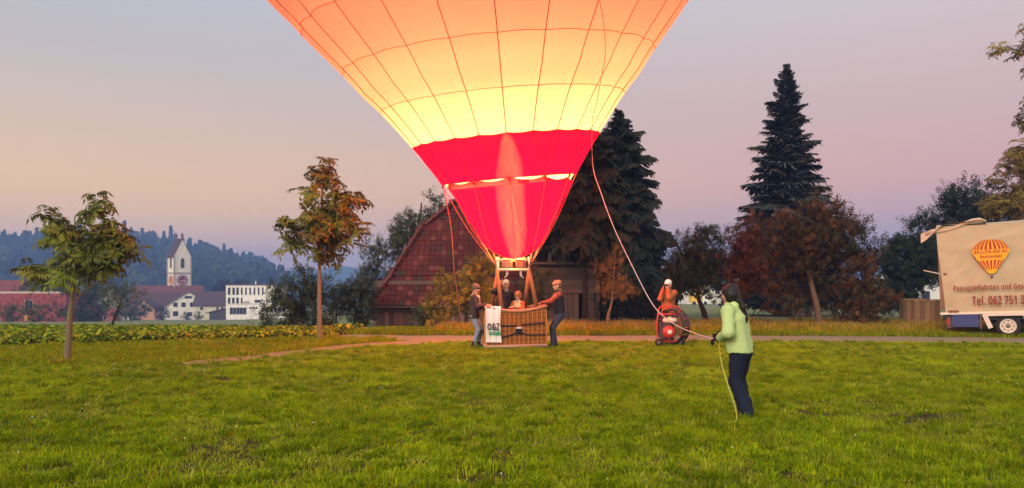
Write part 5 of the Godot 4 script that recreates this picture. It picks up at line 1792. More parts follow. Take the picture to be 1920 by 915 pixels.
func fan() -> void:
	var foot := Vector3(4.22, 0.0, -20.35)
	var o := thing("inflation_fan", "red framed inflation fan with petrol engine and round wire cage", "fan", foot, 0.0)
	var red := mat(Color(0.46, 0.022, 0.018), 0.4)
	var dark := mat(Color(0.02, 0.016, 0.016), 0.5)
	var axis := Basis(Vector3.UP, -0.95)                   # local -z blows away to the right
	var hub := Vector3(0.10, 0.52, -0.08)
	# cage: rims, spokes and rings of wire
	for z in [-0.14, 0.10]:
		var rim := []
		for k in 41:
			rim.append(hub + axis * Vector3(0.47 * cos(TAU * k / 40.0), 0.47 * sin(TAU * k / 40.0), z))
		var st := pen(false)
		tube(st, rim, [0.02], 6, false)
		put("cage_rim", st, dark, o)
		st = pen(false)
		for r in [0.36, 0.25, 0.14]:
			var ring := []
			for k in 25:
				ring.append(hub + axis * Vector3(r * cos(TAU * k / 24.0), r * sin(TAU * k / 24.0), z * 1.3))
			tube(st, ring, [0.006], 4, false)
		for k in 28:
			var d := Vector3(cos(TAU * k / 28.0), sin(TAU * k / 28.0), 0)
			tube(st, [hub + axis * (d * 0.47 + Vector3(0, 0, z)), hub + axis * (d * 0.1 + Vector3(0, 0, z * 1.35))], [0.005], 4, false)
		put("cage_wires", st, mat(Color(0.16, 0.12, 0.10), 0.4), o, "stuff")
	var ba := pen()
	for k in 16:
		var a := TAU * (k + 0.5) / 16.0
		bar(ba, hub + axis * Vector3(0.47 * cos(a), 0.47 * sin(a), -0.14), hub + axis * Vector3(0.47 * cos(a), 0.47 * sin(a), 0.10), 0.16, 0.008, Vector3(cos(a), sin(a), 0.01))
	put("shroud", ba, mat(Color(0.07, 0.02, 0.018), 0.5), o)
	for k in 2:
		var p := pen()
		var a := 0.7 + k * PI
		var d := Vector3(cos(a), sin(a), 0)
		var s := Vector3(-sin(a), cos(a), 0)
		quad(p, hub + axis * (d * 0.05 - s * 0.03), hub + axis * (d * 0.43 - s * 0.03 + Vector3(0, 0, -0.02)), hub + axis * (d * 0.43 + s * 0.04 + Vector3(0, 0, 0.01)), hub + axis * (d * 0.05 + s * 0.05 + Vector3(0, 0, 0.03)))
		put("propeller_blade", p, mat(Color(0.25, 0.15, 0.08), 0.5), o)
	# tube frame with its handle loop
	var paths := [
		[Vector3(-0.36, 0.12, 0.22), Vector3(-0.37, 0.6, 0.20), Vector3(-0.33, 0.86, 0.16), Vector3(-0.27, 1.04, 0.12), Vector3(0.0, 1.06, 0.12), Vector3(0.22, 1.05, 0.10), Vector3(0.26, 0.98, 0.09), Vector3(0.25, 0.84, 0.09)],
		[Vector3(-0.30, 0.86, 0.16), Vector3(0.02, 0.86, 0.14), Vector3(0.25, 0.85, 0.09)],
		[Vector3(-0.35, 0.14, 0.22), Vector3(0.0, 0.14, 0.18), Vector3(0.30, 0.14, 0.10)],
		[Vector3(0.25, 0.86, 0.09), Vector3(0.25, 0.5, 0.12), Vector3(0.28, 0.10, 0.12)],
		[Vector3(-0.22, 0.90, 0.1), Vector3(-0.14, 0.72, -0.1), Vector3(0.0, 0.6, -0.2)],
		[Vector3(-0.36, 0.5, 0.2), Vector3(-0.1, 0.42, 0.15), Vector3(0.25, 0.46, 0.12)]]
	for p: Array in paths:
		var st := pen(false)
		tube(st, curve(p, 4), [0.022], 7)
		put("frame_tube", st, red, o)
	# engine: block, tank, recoil starter, muffler
	var st := pen()
	box(st, Vector3(-0.10, 0.40, 0.18), Vector3(0.34, 0.30, 0.26), Basis(Vector3.UP, -0.3))
	box(st, Vector3(-0.10, 0.58, 0.14), Vector3(0.26, 0.12, 0.20), Basis(Vector3.UP, -0.3))
	var eng := put("engine", st, mat(Color(0.05, 0.03, 0.028), 0.5), o)
	st = pen(false)
	lathe(st, [Vector2(0.16, 0), Vector2(0.165, 0.05), Vector2(0.14, 0.09), Vector2(0.06, 0.10), Vector2(0, 0.1)], 20, Transform3D(Basis(Vector3.UP, -0.15) * Basis(Vector3.RIGHT, PI / 2), Vector3(-0.08, 0.40, 0.30)))
	put("recoil_starter", st, red, eng)
	st = pen(false)
	lathe(st, [Vector2(0.062, 0), Vector2(0.062, 0.015), Vector2(0.03, 0.02), Vector2(0, 0.02)], 14, Transform3D(Basis(Vector3.UP, -0.15) * Basis(Vector3.RIGHT, PI / 2), Vector3(-0.07, 0.40, 0.40)))
	put("starter_badge", st, mat(Color(0.6, 0.5, 0.42), 0.4), eng)
	st = pen(false)
	lathe(st, [Vector2(0, 0), Vector2(0.15, 0.01), Vector2(0.175, 0.05), Vector2(0.165, 0.11), Vector2(0.1, 0.135), Vector2(0.03, 0.14), Vector2(0.03, 0.165), Vector2(0, 0.165)], 16, Transform3D(Basis.from_scale(Vector3(1.15, 1, 0.8)), Vector3(-0.02, 0.63, 0.17)))
	put("fuel_tank", st, mat(Color(0.52, 0.44, 0.37), 0.4), eng)
	st = pen(false)
	tube(st, [Vector3(-0.28, 0.46, 0.2), Vector3(-0.28, 0.62, 0.2)], [0.06], 8)
	put("muffler", st, dark, eng)
	for q: Array in [[-0.32, 0.24], [0.27, 0.14]]:
		var w := pen(false)
		lathe(w, [Vector2(0, -0.035), Vector2(0.09, -0.035), Vector2(0.11, -0.02), Vector2(0.11, 0.02), Vector2(0.09, 0.035), Vector2(0, 0.035)], 16, Transform3D(Basis(Vector3.UP, -0.5) * Basis(Vector3.RIGHT, PI / 2), Vector3(q[0], 0.11, q[1])))
		var wheel := put("wheel", w, mat(Color(0.018, 0.015, 0.015), 0.8), o)
		w = pen(false)
		lathe(w, [Vector2(0.045, 0), Vector2(0.045, 0.045), Vector2(0, 0.047)], 10, Transform3D(Basis(Vector3.UP, -0.5) * Basis(Vector3.RIGHT, PI / 2), Vector3(q[0], 0.11, q[1])))
		put("hub", w, mat(Color(0.12, 0.09, 0.08), 0.5), wheel)


func rope(called: String, label: String, points: Array, r: float, c: Color, cat := "rope") -> void:
	var st := pen(false)
	tube(st, curve(points, 8), [r], 6)
	tag(put(called, st, mat(c, 0.8)), label, cat)


func small_things() -> void:
	# the crown line lies on the envelope, then hangs over the fan to the woman's hand
	var line := []
	for i in 22:
		var t := i / 21.0
		line.append(skin(lerpf(10.0, 3.25, t), 0.93 - 0.184 * (lerpf(10.0, 3.25, t) - 3.25), 0.014, 0.05))
	for q: Array in [[1112, 312, 19.3], [1127, 362, 18.5], [1150, 424, 17.3], [1182, 492, 15.9], [1224, 571, 14.3], [1262, 606, 12.6], [1300, 624, 11.2], [1330, 633, 10.1], [1346, 637, 9.55]]:
		line.append(at(q[0], q[1], q[2]))
	rope("crown_line", "long pale rope from the balloon's right side past the fan to the gloved hand", line, 0.009, Color(0.46, 0.40, 0.36))
	var h := at(1347, 640, 9.5)
	rope("rope_end", "loose yellow-green rope end hanging from the woman's hand to the grass", [h, h + Vector3(0.03, -0.25, 0.02), at(1358, 700, 9.3), at(1369, 735, 9.2), at(1379, 766, 9.15), Vector3(at(1381, 779, 9.15).x, 0.045, -9.15), Vector3(at(1370, 783, 9.1).x, 0.04, -9.05)], 0.0085, Color(0.42, 0.40, 0.06))
	var a := skin(1.95, -1.42, 0.0, 0.06)
	rope("drop_line", "thin reddish line hanging from the left end of the red skirt towards the barn", [a, at(846, 430, 21.2), at(851, 500, 22.8), at(860, 570, 24.6), Vector3(at(867, 604, 25.6).x, 0.1, -25.6)], 0.014, Color(0.42, 0.20, 0.13))
	# banner over the left end of the basket front
	var turn := Basis(Vector3.UP, 0.13) * Basis(Vector3.BACK, 0.012)
	var x := Transform3D(turn, Vector3(0.05, 0.02, -20.1))
	var o := thing("banner", "white cloth banner with black letters and a green logo hanging over the basket rim", "banner")
	var f := func(u: float, v: float) -> Vector3:
		var wv := 0.016 * sin(u * 15.0 + v * 2.0) + 0.01 * sin(u * 31.0 + 1.0)
		var px := lerpf(-0.80, -0.40 - 0.03 * sin(v * PI), u)
		return x * Vector3(px, lerpf(0.17, 1.085, v) - 0.015 * u * (1.0 - v), 0.655 + wv * (1.0 - 0.5 * v) - 0.05 * pow(v, 8.0))
	var st := pen(false)
	for i in 24:
		for k in 14:
			quad(st, f.call(i / 24.0, k / 14.0), f.call((i + 1) / 24.0, k / 14.0), f.call((i + 1) / 24.0, (k + 1) / 14.0), f.call(i / 24.0, (k + 1) / 14.0))
	var cloth_m := mat(Color(0.68, 0.67, 0.63), 0.8)
	put("cloth", st, cloth_m, o)
	lettering("O&Z", 0.18, mat(Color(0.02, 0.03, 0.026), 0.8), o, x * Vector3(-0.615, 0.56, 0.69), turn, true, false, 0.62)
	st = pen()
	for k in 9:
		box(st, x * Vector3(-0.73 + k * 0.026, 0.425 + 0.006 * sin(k * 2.3), 0.688), Vector3(0.019, 0.03 + 0.012 * (k % 2), 0.006), turn)
	box(st, x * Vector3(-0.63, 0.375, 0.688), Vector3(0.22, 0.03, 0.006), turn)
	put("printed_line", st, mat(Color(0.03, 0.24, 0.12), 0.8), o)
	st = pen()
	prism(st, [Vector2(-0.075, 0), Vector2(0.055, 0), Vector2(0.055, 0.03), Vector2(0.0, 0.14), Vector2(-0.045, 0.05), Vector2(-0.075, 0.06)], 0.006, x * Transform3D(Basis.IDENTITY, Vector3(-0.475, 0.345, 0.692)))
	put("printed_logo", st, mat(Color(0.02, 0.28, 0.13), 0.8), o)
	# wooden compost box behind the lane
	var foot := on_land(1724, 28.5)
	o = thing("compost_box", "weathered wooden plank box standing between the rust-brown tree and the trailer", "box", foot, 0.12)
	var tones := [mat(Color(0.30, 0.18, 0.09), 0.95, "fine", 0.4), mat(Color(0.23, 0.13, 0.065), 0.95, "fine", 0.4), mat(Color(0.36, 0.23, 0.12), 0.95, "fine", 0.4)]
	for k in 5:
		st = pen()
		box(st, Vector3(-0.40 + k * 0.2, 0.52, 0.45 + 0.008 * (k % 2)), Vector3(0.19, 1.0 + 0.04 * sin(k * 2.0), 0.03), Basis(Vector3.BACK, 0.02 * sin(k * 3.0)))
		put("plank", st, tones[k % 3], o)
	for k in 4:
		for s in [-1, 1]:
			st = pen()
			box(st, Vector3(0.49 * s, 0.52, 0.32 - k * 0.22), Vector3(0.03, 1.0, 0.2))
			put("plank", st, tones[(k + 1) % 3], o)
	for k in 5:
		st = pen()
		box(st, Vector3(-0.40 + k * 0.2, 0.52, -0.46), Vector3(0.19, 1.0, 0.03))
		put("plank", st, tones[(k + 2) % 3], o)
	st = pen()
	box(st, Vector3(0, 1.06, 0.46), Vector3(1.08, 0.05, 0.07))
	box(st, Vector3(0, 1.06, -0.46), Vector3(1.08, 0.05, 0.07))
	put("top_rail", st, tones[2], o)


# ---------------------------------------------------------------- people
# A field of tapered capsules joined with a smooth minimum and meshed as surface nets.
# prims: [a, b, ra, rb] and, if flattened, a scale that squeezes space round the capsule
func nets(prims: Array, cell: float, k: float, st: SurfaceTool, x := Transform3D.IDENTITY, ripple := 0.0, hem := -1e9) -> void:
	var lo := Vector3.ONE * 1e9
	var hi := -lo
	for p: Array in prims:
		var r := maxf(p[2], p[3]) + k + cell * 2.5
		lo = lo.min((p[0] as Vector3) - Vector3.ONE * r).min((p[1] as Vector3) - Vector3.ONE * r)
		hi = hi.max((p[0] as Vector3) + Vector3.ONE * r).max((p[1] as Vector3) + Vector3.ONE * r)
	var nx := int((hi.x - lo.x) / cell) + 2
	var ny := int((hi.y - lo.y) / cell) + 2
	var nz := int((hi.z - lo.z) / cell) + 2
	var f := PackedFloat32Array()
	f.resize(nx * ny * nz)
	f.fill(10.0)
	for p: Array in prims:
		var a: Vector3 = p[0]
		var b: Vector3 = p[1]
		var ra: float = p[2]
		var rb: float = p[3]
		var sub: bool = p.size() > 4 and p[4]
		var r := maxf(ra, rb) + k + cell * 2.0
		var q0 := ((a.min(b) - Vector3.ONE * r - lo) / cell).floor()
		var q1 := ((a.max(b) + Vector3.ONE * r - lo) / cell).ceil()
		var ab := b - a
		var len2 := maxf(ab.length_squared(), 1e-9)
		for iy in range(maxi(int(q0.y), 0), mini(int(q1.y) + 1, ny)):
			for iz in range(maxi(int(q0.z), 0), mini(int(q1.z) + 1, nz)):
				var at0 := (iy * nz + iz) * nx
				for ix in range(maxi(int(q0.x), 0), mini(int(q1.x) + 1, nx)):
					var v := lo + Vector3(ix, iy, iz) * cell - a
					var t := clampf(v.dot(ab) / len2, 0.0, 1.0)
					var d := (v - ab * t).length() - lerpf(ra, rb, t)
					var o := f[at0 + ix]
					if sub:
						var hs := maxf(k * 0.5 - absf(o + d), 0.0)
						f[at0 + ix] = maxf(o, -d) + hs * hs / (2.0 * k)
					else:
						var h := maxf(k - absf(o - d), 0.0)
						f[at0 + ix] = minf(o, d) - h * h / (4.0 * k)
	if hem > -1e8:                    # cut straight at the hem
		for iy in ny:
			var over := hem - (lo.y + iy * cell)
			if over > -cell * 3.0:
				for j in nx * nz:
					f[iy * nx * nz + j] = maxf(f[iy * nx * nz + j], over)
	var index := {}
	var pts := PackedVector3Array()
	var cells := PackedInt32Array()
	var sx := 1
	var sz := nx
	var sy := nx * nz
	var corners := [0, sx, sz, sx + sz, sy, sy + sx, sy + sz, sy + sx + sz]
	var offs := [Vector3(0, 0, 0), Vector3(1, 0, 0), Vector3(0, 0, 1), Vector3(1, 0, 1), Vector3(0, 1, 0), Vector3(1, 1, 0), Vector3(0, 1, 1), Vector3(1, 1, 1)]
	var edges := [[0, 1], [2, 3], [4, 5], [6, 7], [0, 2], [1, 3], [4, 6], [5, 7], [0, 4], [1, 5], [2, 6], [3, 7]]
	for iy in ny - 1:
		for iz in nz - 1:
			var base := iy * sy + iz * sz
			for ix in nx - 1:
				var n := base + ix
				var v0 := f[n]
				if v0 > 2.0 * cell or v0 < -2.0 * cell:
					continue
				var inside := 0
				for c in 8:
					if f[n + corners[c]] < 0.0:
						inside += 1
				if inside == 0 or inside == 8:
					continue
				var sum := Vector3.ZERO
				var count := 0
				for e: Array in edges:
					var fa := f[n + corners[e[0]]]
					var fb := f[n + corners[e[1]]]
					if (fa < 0.0) != (fb < 0.0):
						sum += (offs[e[0]] as Vector3).lerp(offs[e[1]], fa / (fa - fb))
						count += 1
				index[n] = pts.size()
				pts.append(lo + (Vector3(ix, iy, iz) + sum / count) * cell)
				cells.append(n)
	# normals from the field, then quads
	var normals := PackedVector3Array()
	for i in pts.size():
		var n := cells[i]
		var g := Vector3(f[n + sx] + f[n + sx + sy] + f[n + sx + sz] + f[n + sx + sy + sz] - f[n] - f[n + sy] - f[n + sz] - f[n + sy + sz],
			f[n + sy] + f[n + sx + sy] + f[n + sy + sz] + f[n + sx + sy + sz] - f[n] - f[n + sx] - f[n + sz] - f[n + sx + sz],
			f[n + sz] + f[n + sx + sz] + f[n + sy + sz] + f[n + sx + sy + sz] - f[n] - f[n + sx] - f[n + sy] - f[n + sx + sy])
		normals.append(g.normalized())
	if ripple > 0.0:
		for i in pts.size():
			var p := pts[i]
			pts[i] = p + normals[i] * ripple * (wave.get_noise_3d(p.x * 6.0, p.y * 4.0 + p.x * 2.0, p.z * 6.0) + 0.8 * wave.get_noise_3d(p.x * 15.0, p.y * 11.0, p.z * 15.0) + 0.3 * wave.get_noise_3d(p.x * 34.0, p.y * 30.0, p.z * 34.0))
	for i in cells.size():
		var n := cells[i]
		for axis in 3:
			var step: int = [sx, sy, sz][axis]
			var u: int = [sy, sz, sx][axis]
			var w: int = [sz, sx, sy][axis]
			var in0 := f[n] < 0.0
			if in0 == (f[n + step] < 0.0):
				continue
			if not (index.has(n - u) and index.has(n - w) and index.has(n - u - w)):
				continue
			var q := [index[n], index[n - u], index[n - u - w], index[n - w]]
			if not in0:
				q.reverse()
			for t: Array in [[0, 1, 2], [0, 2, 3]]:
				var a: int = q[t[0]]
				var b: int = q[t[1]]
				var c: int = q[t[2]]
				if (pts[b] - pts[a]).cross(pts[c] - pts[a]).dot(normals[a] + normals[b] + normals[c]) > 0.0:
					var s := b
					b = c
					c = s
				for v in [a, b, c]:
					st.set_normal((x.basis * normals[v]).normalized())
					st.add_vertex(x * pts[v])


func netted(called: String, prims: Array, cell: float, k: float, m: Material, parent: Node, ripple := 0.0, hem := -1e9) -> MeshInstance3D:
	var st := SurfaceTool.new()
	st.begin(Mesh.PRIMITIVE_TRIANGLES)
	nets(prims, cell, k, st, Transform3D.IDENTITY, ripple, hem)
	return put_raw(called, st, m, parent)


func put_raw(called: String, st: SurfaceTool, m: Material, parent: Node) -> MeshInstance3D:
	var o := MeshInstance3D.new()
	o.mesh = st.commit()
	o.material_override = m
	hang(o, called, parent)
	return o


func bent(a: Vector3, c: Vector3, l1: float, l2: float, hint: Vector3) -> Vector3:      # the joint between a and c
	var d := c - a
	var len := clampf(d.length(), absf(l1 - l2) + 0.01, l1 + l2 - 0.002)
	var f := d.normalized()
	var t := (l1 * l1 - l2 * l2 + len * len) / (2.0 * len)
	var h := sqrt(maxf(l1 * l1 - t * t, 0.0))
	var s := (hint - f * hint.dot(f)).normalized()
	return a + f * t + s * h


func hand(st: SurfaceTool, wrist: Vector3, dir: Vector3, palm: Vector3, right: bool, curl: float) -> void:
	# dir points from wrist to knuckles, palm out of the palm; fingers curl towards the palm
	var z := dir.normalized()
	var y := (palm - z * palm.dot(z)).normalized()
	var s := y.cross(z) * (1.0 if right else -1.0)          # towards the little finger
	var prims := [[wrist - z * 0.02, wrist + z * 0.01, 0.024, 0.024], [wrist - s * 0.012, wrist + z * 0.075 - s * 0.024, 0.018, 0.014], [wrist + s * 0.01, wrist + z * 0.07 + s * 0.024, 0.018, 0.013], [wrist, wrist + z * 0.075, 0.018, 0.015]]
	var long := [0.041, 0.046, 0.042, 0.033]
	for i in 4:
		var p := wrist + z * (0.078 - 0.004 * absf(i - 1.2)) + s * (i - 1.5) * 0.0195
		var a := curl * (0.35 + 0.05 * i)
		var l: float = long[i]
		for j in 3:
			var d := z * cos(a) + y * sin(a)
			var q := p + d * l
			prims.append([p, q, 0.0092 - 0.0008 * j, 0.0086 - 0.0009 * j])
			p = q
			l *= 0.72
			a += curl * 0.75
	var tp := wrist + z * 0.022 - s * 0.026
	var td := (z * 0.62 - s * 0.62 + y * (0.25 + 0.4 * curl)).normalized()
	for j in 3:
		var q: Vector3 = tp + td * [0.038, 0.030, 0.024][j]
		prims.append([tp, q, [0.014, 0.0108, 0.0095][j], [0.011, 0.0098, 0.008][j]])
		tp = q
		td = (td + z * 0.22 + y * 0.45 * curl + s * 0.25 * curl).normalized()
	nets(prims, 0.0042, 0.006, st)


func head(st: SurfaceTool, x: Transform3D, s := 1.0) -> void:       # face looks along +z; the origin is the middle of the skull
	var p := [[Vector3(0, 0.035, -0.022), Vector3(0, 0.03, 0.012), 0.090, 0.082], [Vector3(-0.022, 0.0, -0.02), Vector3(0.022, 0.0, -0.02), 0.078, 0.078],
		[Vector3(0, -0.03, 0.03), Vector3(0, -0.085, 0.052), 0.060, 0.034], [Vector3(-0.03, -0.055, 0.02), Vector3(0.03, -0.055, 0.02), 0.043, 0.043],
		[Vector3(0, -0.092, 0.066), Vector3(0, -0.094, 0.070), 0.019, 0.019],
		[Vector3(0, 0.012, 0.092), Vector3(0, -0.022, 0.112), 0.010, 0.0135], [Vector3(-0.012, -0.027, 0.098), Vector3(0.012, -0.027, 0.098), 0.009, 0.009],
		[Vector3(-0.035, 0.026, 0.083), Vector3(0.035, 0.026, 0.083), 0.0135, 0.0135],
		[Vector3(-0.04, -0.022, 0.068), Vector3(-0.046, -0.028, 0.05), 0.022, 0.022], [Vector3(0.04, -0.022, 0.068), Vector3(0.046, -0.028, 0.05), 0.022, 0.022],
		[Vector3(-0.031, 0.006, 0.098), Vector3(-0.031, 0.005, 0.099), 0.0105, 0.0105, true], [Vector3(0.031, 0.006, 0.098), Vector3(0.031, 0.005, 0.099), 0.0105, 0.0105, true],
		[Vector3(-0.016, -0.054, 0.091), Vector3(0.016, -0.054, 0.091), 0.0075, 0.0075], [Vector3(-0.013, -0.064, 0.09), Vector3(0.013, -0.064, 0.09), 0.008, 0.008],
		[Vector3(-0.086, 0.014, -0.008), Vector3(-0.084, -0.022, 0.0), 0.013, 0.010], [Vector3(0.086, 0.014, -0.008), Vector3(0.084, -0.022, 0.0), 0.013, 0.010],
		[Vector3(0, -0.05, -0.03), Vector3(0, -0.16, -0.045), 0.056, 0.060]]
	var tone := st
	var x2 := Transform3D(x.basis * Basis.from_scale(Vector3.ONE * s), x.origin)
	nets(p, 0.0065, 0.014, tone, x2)


# one person. q holds joints in metres: the person stands at the origin and faces +z
func person(label: String, where: Vector3, turn: float, q: Dictionary, group := "") -> Node3D:
	var o := thing("person", label, "person", where, turn, group)
	var k: float = q.get("size", 1.0)
	var lean: Vector3 = q.get("lean", Vector3.ZERO)          # how far the shoulders move from over the hips
	var pelvis: Vector3 = q.get("pelvis", Vector3(0, 0.93, 0)) * k
	var chest := pelvis + (Vector3(0, 0.36, -0.01) + lean * 0.75) * k
	var neck := pelvis + (Vector3(0, 0.54, -0.015) + lean) * k
	var look: Basis = Basis.from_euler(q.get("look", Vector3.ZERO))
	var skull: Vector3 = neck + (q.get("head", Vector3(0, 0.165, 0.035)) as Vector3) * k
	var sh := [neck + (Vector3(0.175, -0.065, 0) + (q.get("shrug_l", Vector3.ZERO) as Vector3)) * k, neck + (Vector3(-0.175, -0.065, 0) + (q.get("shrug_r", Vector3.ZERO) as Vector3)) * k]
	var wr := [(q.get("wrist_l", Vector3(0.24, 0.88, 0.06)) as Vector3) * k, (q.get("wrist_r", Vector3(-0.24, 0.88, 0.06)) as Vector3) * k]
	var hints := [q.get("elbow_l", Vector3(0.5, -0.3, -0.8)), q.get("elbow_r", Vector3(-0.5, -0.3, -0.8))]
	var el := []
	for i in 2:
		var span: Vector3 = wr[i] - sh[i]
		if span.length() > 0.545 * k:
			wr[i] = sh[i] + span.normalized() * 0.545 * k
		el.append(bent(sh[i], wr[i], 0.29 * k, 0.26 * k, hints[i]))
	var hip := [pelvis + Vector3(0.085, -0.02, 0) * k, pelvis + Vector3(-0.085, -0.02, 0) * k]
	var an := [(q.get("ankle_l", Vector3(0.10, 0.085, 0)) as Vector3) * k, (q.get("ankle_r", Vector3(-0.10, 0.085, 0)) as Vector3) * k]
	var kn := []
	for i in 2:
		kn.append(bent(hip[i], an[i], 0.44 * k, 0.425 * k, q.get("knee", Vector3(0, 0, 1))))
	var cell: float = q.get("cell", 0.016)
	var plump: float = q.get("plump", 1.0)
	# the body, one surface from head to feet
	var st := SurfaceTool.new()
	st.begin(Mesh.PRIMITIVE_TRIANGLES)
	var b := [[pelvis + Vector3(0.055, 0, 0) * k, chest + Vector3(0.05, 0, 0) * k, 0.095 * k, 0.10 * k], [pelvis - Vector3(0.055, 0, 0) * k, chest - Vector3(0.05, 0, 0) * k, 0.095 * k, 0.10 * k],
		[chest + Vector3(0.04, 0.02, 0) * k, neck + Vector3(0.05, -0.08, 0) * k, 0.10 * k, 0.07 * k], [chest + Vector3(-0.04, 0.02, 0) * k, neck + Vector3(-0.05, -0.08, 0) * k, 0.10 * k, 0.07 * k], [neck + Vector3(0, -0.05, 0) * k, skull + Vector3(0, -0.08, -0.03) * k, 0.058 * k, 0.052 * k]]
	for i in 2:
		b.append([neck + Vector3(0, -0.05, 0) * k, sh[i], 0.055 * k, 0.055 * k])
		b.append([sh[i], el[i], 0.050 * k, 0.040 * k])
		b.append([el[i], wr[i], 0.040 * k, 0.027 * k])
		b.append([hip[i], kn[i], 0.085 * k, 0.055 * k])
		b.append([kn[i], an[i], 0.055 * k, 0.038 * k])
		b.append([an[i], an[i] + Vector3(0, -0.045, 0.12) * k, 0.036 * k, 0.028 * k])
	nets(b, cell, 0.04 * k, st)
	head(st, Transform3D(look, skull), k)
	var dirs := [q.get("hand_l", (wr[0] - el[0]).normalized()), q.get("hand_r", (wr[1] - el[1]).normalized())]
	var palms := [q.get("palm_l", Vector3(-1, 0, 0)), q.get("palm_r", Vector3(1, 0, 0))]
	for i in 2:
		hand(st, wr[i] + (dirs[i] as Vector3) * 0.02, dirs[i], palms[i], i == 1, q.get("curl", 0.5))
	var body := put_raw("body", st, mat(q.get("skin", Color(0.42, 0.22, 0.15)), 0.6), o)
	# eyes
	for s in [-1, 1]:
		var e := pen(false)
		lathe(e, [Vector2(0, -0.0085), Vector2(0.007, -0.004), Vector2(0.0085, 0), Vector2(0.007, 0.004), Vector2(0, 0.0085)], 8, Transform3D(look, skull + look * Vector3(s * 0.031, 0.006, 0.086) * k))
		put("eye", e, mat(Color(0.03, 0.022, 0.018), 0.3), body)
	# trousers
	if q.has("trousers"):
		var t := [[pelvis + Vector3(0.05, 0.06, 0) * k, pelvis + Vector3(0.06, -0.06, 0) * k, 0.092 * k * plump, 0.108 * k * plump], [pelvis + Vector3(-0.05, 0.06, 0) * k, pelvis + Vector3(-0.06, -0.06, 0) * k, 0.092 * k * plump, 0.108 * k * plump]]
		for i in 2:
			t.append([hip[i] + Vector3(0, -0.02, -0.01) * k, kn[i], 0.099 * k * plump, 0.075 * k * plump])
			t.append([kn[i], an[i] + Vector3(0, 0.0, 0), 0.073 * k * plump, q.get("cuff", 0.062) * k])
		netted("trousers", t, cell, 0.03 * k, mat(q.trousers, 0.85, "fine", 0.12), o, 0.016, 0.045 * k)
	if q.has("jacket"):
		var hem: float = q.get("hem", 0.0)
		var w: float = q.get("bulk", 0.022)
		var cut: float = pelvis.y + (hem - 0.06) * k
		var a := [[pelvis + Vector3(0.06, hem - 0.12, 0) * k, chest + Vector3(0.05, 0, 0) * k, (0.10 + w) * k * plump, (0.102 + w) * k], [pelvis + Vector3(-0.06, hem - 0.12, 0) * k, chest + Vector3(-0.05, 0, 0) * k, (0.10 + w) * k * plump, (0.102 + w) * k],
			[chest + Vector3(0.045, 0.02, 0) * k, neck + Vector3(0.055, -0.075, -0.005) * k, (0.102 + w) * k, (0.062 + w) * k], [chest + Vector3(-0.045, 0.02, 0) * k, neck + Vector3(-0.055, -0.075, -0.005) * k, (0.102 + w) * k, (0.062 + w) * k],
			[neck + Vector3(0, -0.06, -0.01) * k, neck + Vector3(0, 0.012, 0.0) * k, 0.078 * k, 0.07 * k]]
		var sl := []
		for i in 2:
			sl.append([neck + Vector3(0, -0.07, 0) * k, sh[i], (0.045 + w) * k, (0.05 + w) * k])
			sl.append([sh[i], el[i], (0.05 + w) * k, (0.041 + w) * k])
			sl.append([el[i], (el[i] as Vector3).lerp(wr[i], 0.93), (0.041 + w) * k, (0.031 + w * 0.7) * k])
		if q.has("sleeves"):           # a waistcoat over a shirt
			netted("shirt", sl + [[chest, neck + Vector3(0, 0.0, 0) * k, 0.11 * k, 0.066 * k]], cell, 0.03 * k, mat(q.sleeves, 0.8, "fine", 0.15), o, 0.012)
			netted("waistcoat", a + [[neck + Vector3(0, -0.08, 0) * k, (sh[0] as Vector3).lerp(neck, 0.25), 0.07 * k, 0.072 * k], [neck + Vector3(0, -0.08, 0) * k, (sh[1] as Vector3).lerp(neck, 0.25), 0.07 * k, 0.072 * k]], cell, 0.03 * k, mat(q.jacket, 0.85, "fine", 0.15), o, 0.014, cut)
		else:
			netted("jacket", a + sl, cell, 0.032 * k, mat(q.jacket, 0.8, "fine", 0.15), o, 0.02, cut)
	# shoes
	for i in 2:
		var f: Vector3 = an[i]
		var toe: Vector3 = q.get("toe", Vector3(0.0, 0, 1)).normalized()
		var s := [[f + Vector3(0, -0.035, 0) * k - toe * 0.035 * k, f + Vector3(0, -0.045, 0) * k + toe * 0.14 * k, 0.048 * k, 0.038 * k], [f + Vector3(0, q.get("boot", 0.02), 0) * k, f + Vector3(0, -0.03, 0) * k, 0.054 * k, 0.05 * k]]
		netted("shoe", s, 0.012, 0.03 * k, mat(q.get("shoes", Color(0.025, 0.02, 0.02)), 0.7), o)
	o.set_meta("skull", skull)
	o.set_meta("gaze", look)
	return o


func on_head(o: Node3D, called: String, prims: Array, m: Material, k := 0.02, cell := 0.009, ripple := 0.0) -> void:
	var x := Transform3D(o.get_meta("gaze"), o.get_meta("skull"))
	var st := SurfaceTool.new()
	st.begin(Mesh.PRIMITIVE_TRIANGLES)
	nets(prims, cell, k, st, x, ripple)
	put_raw(called, st, m, o)


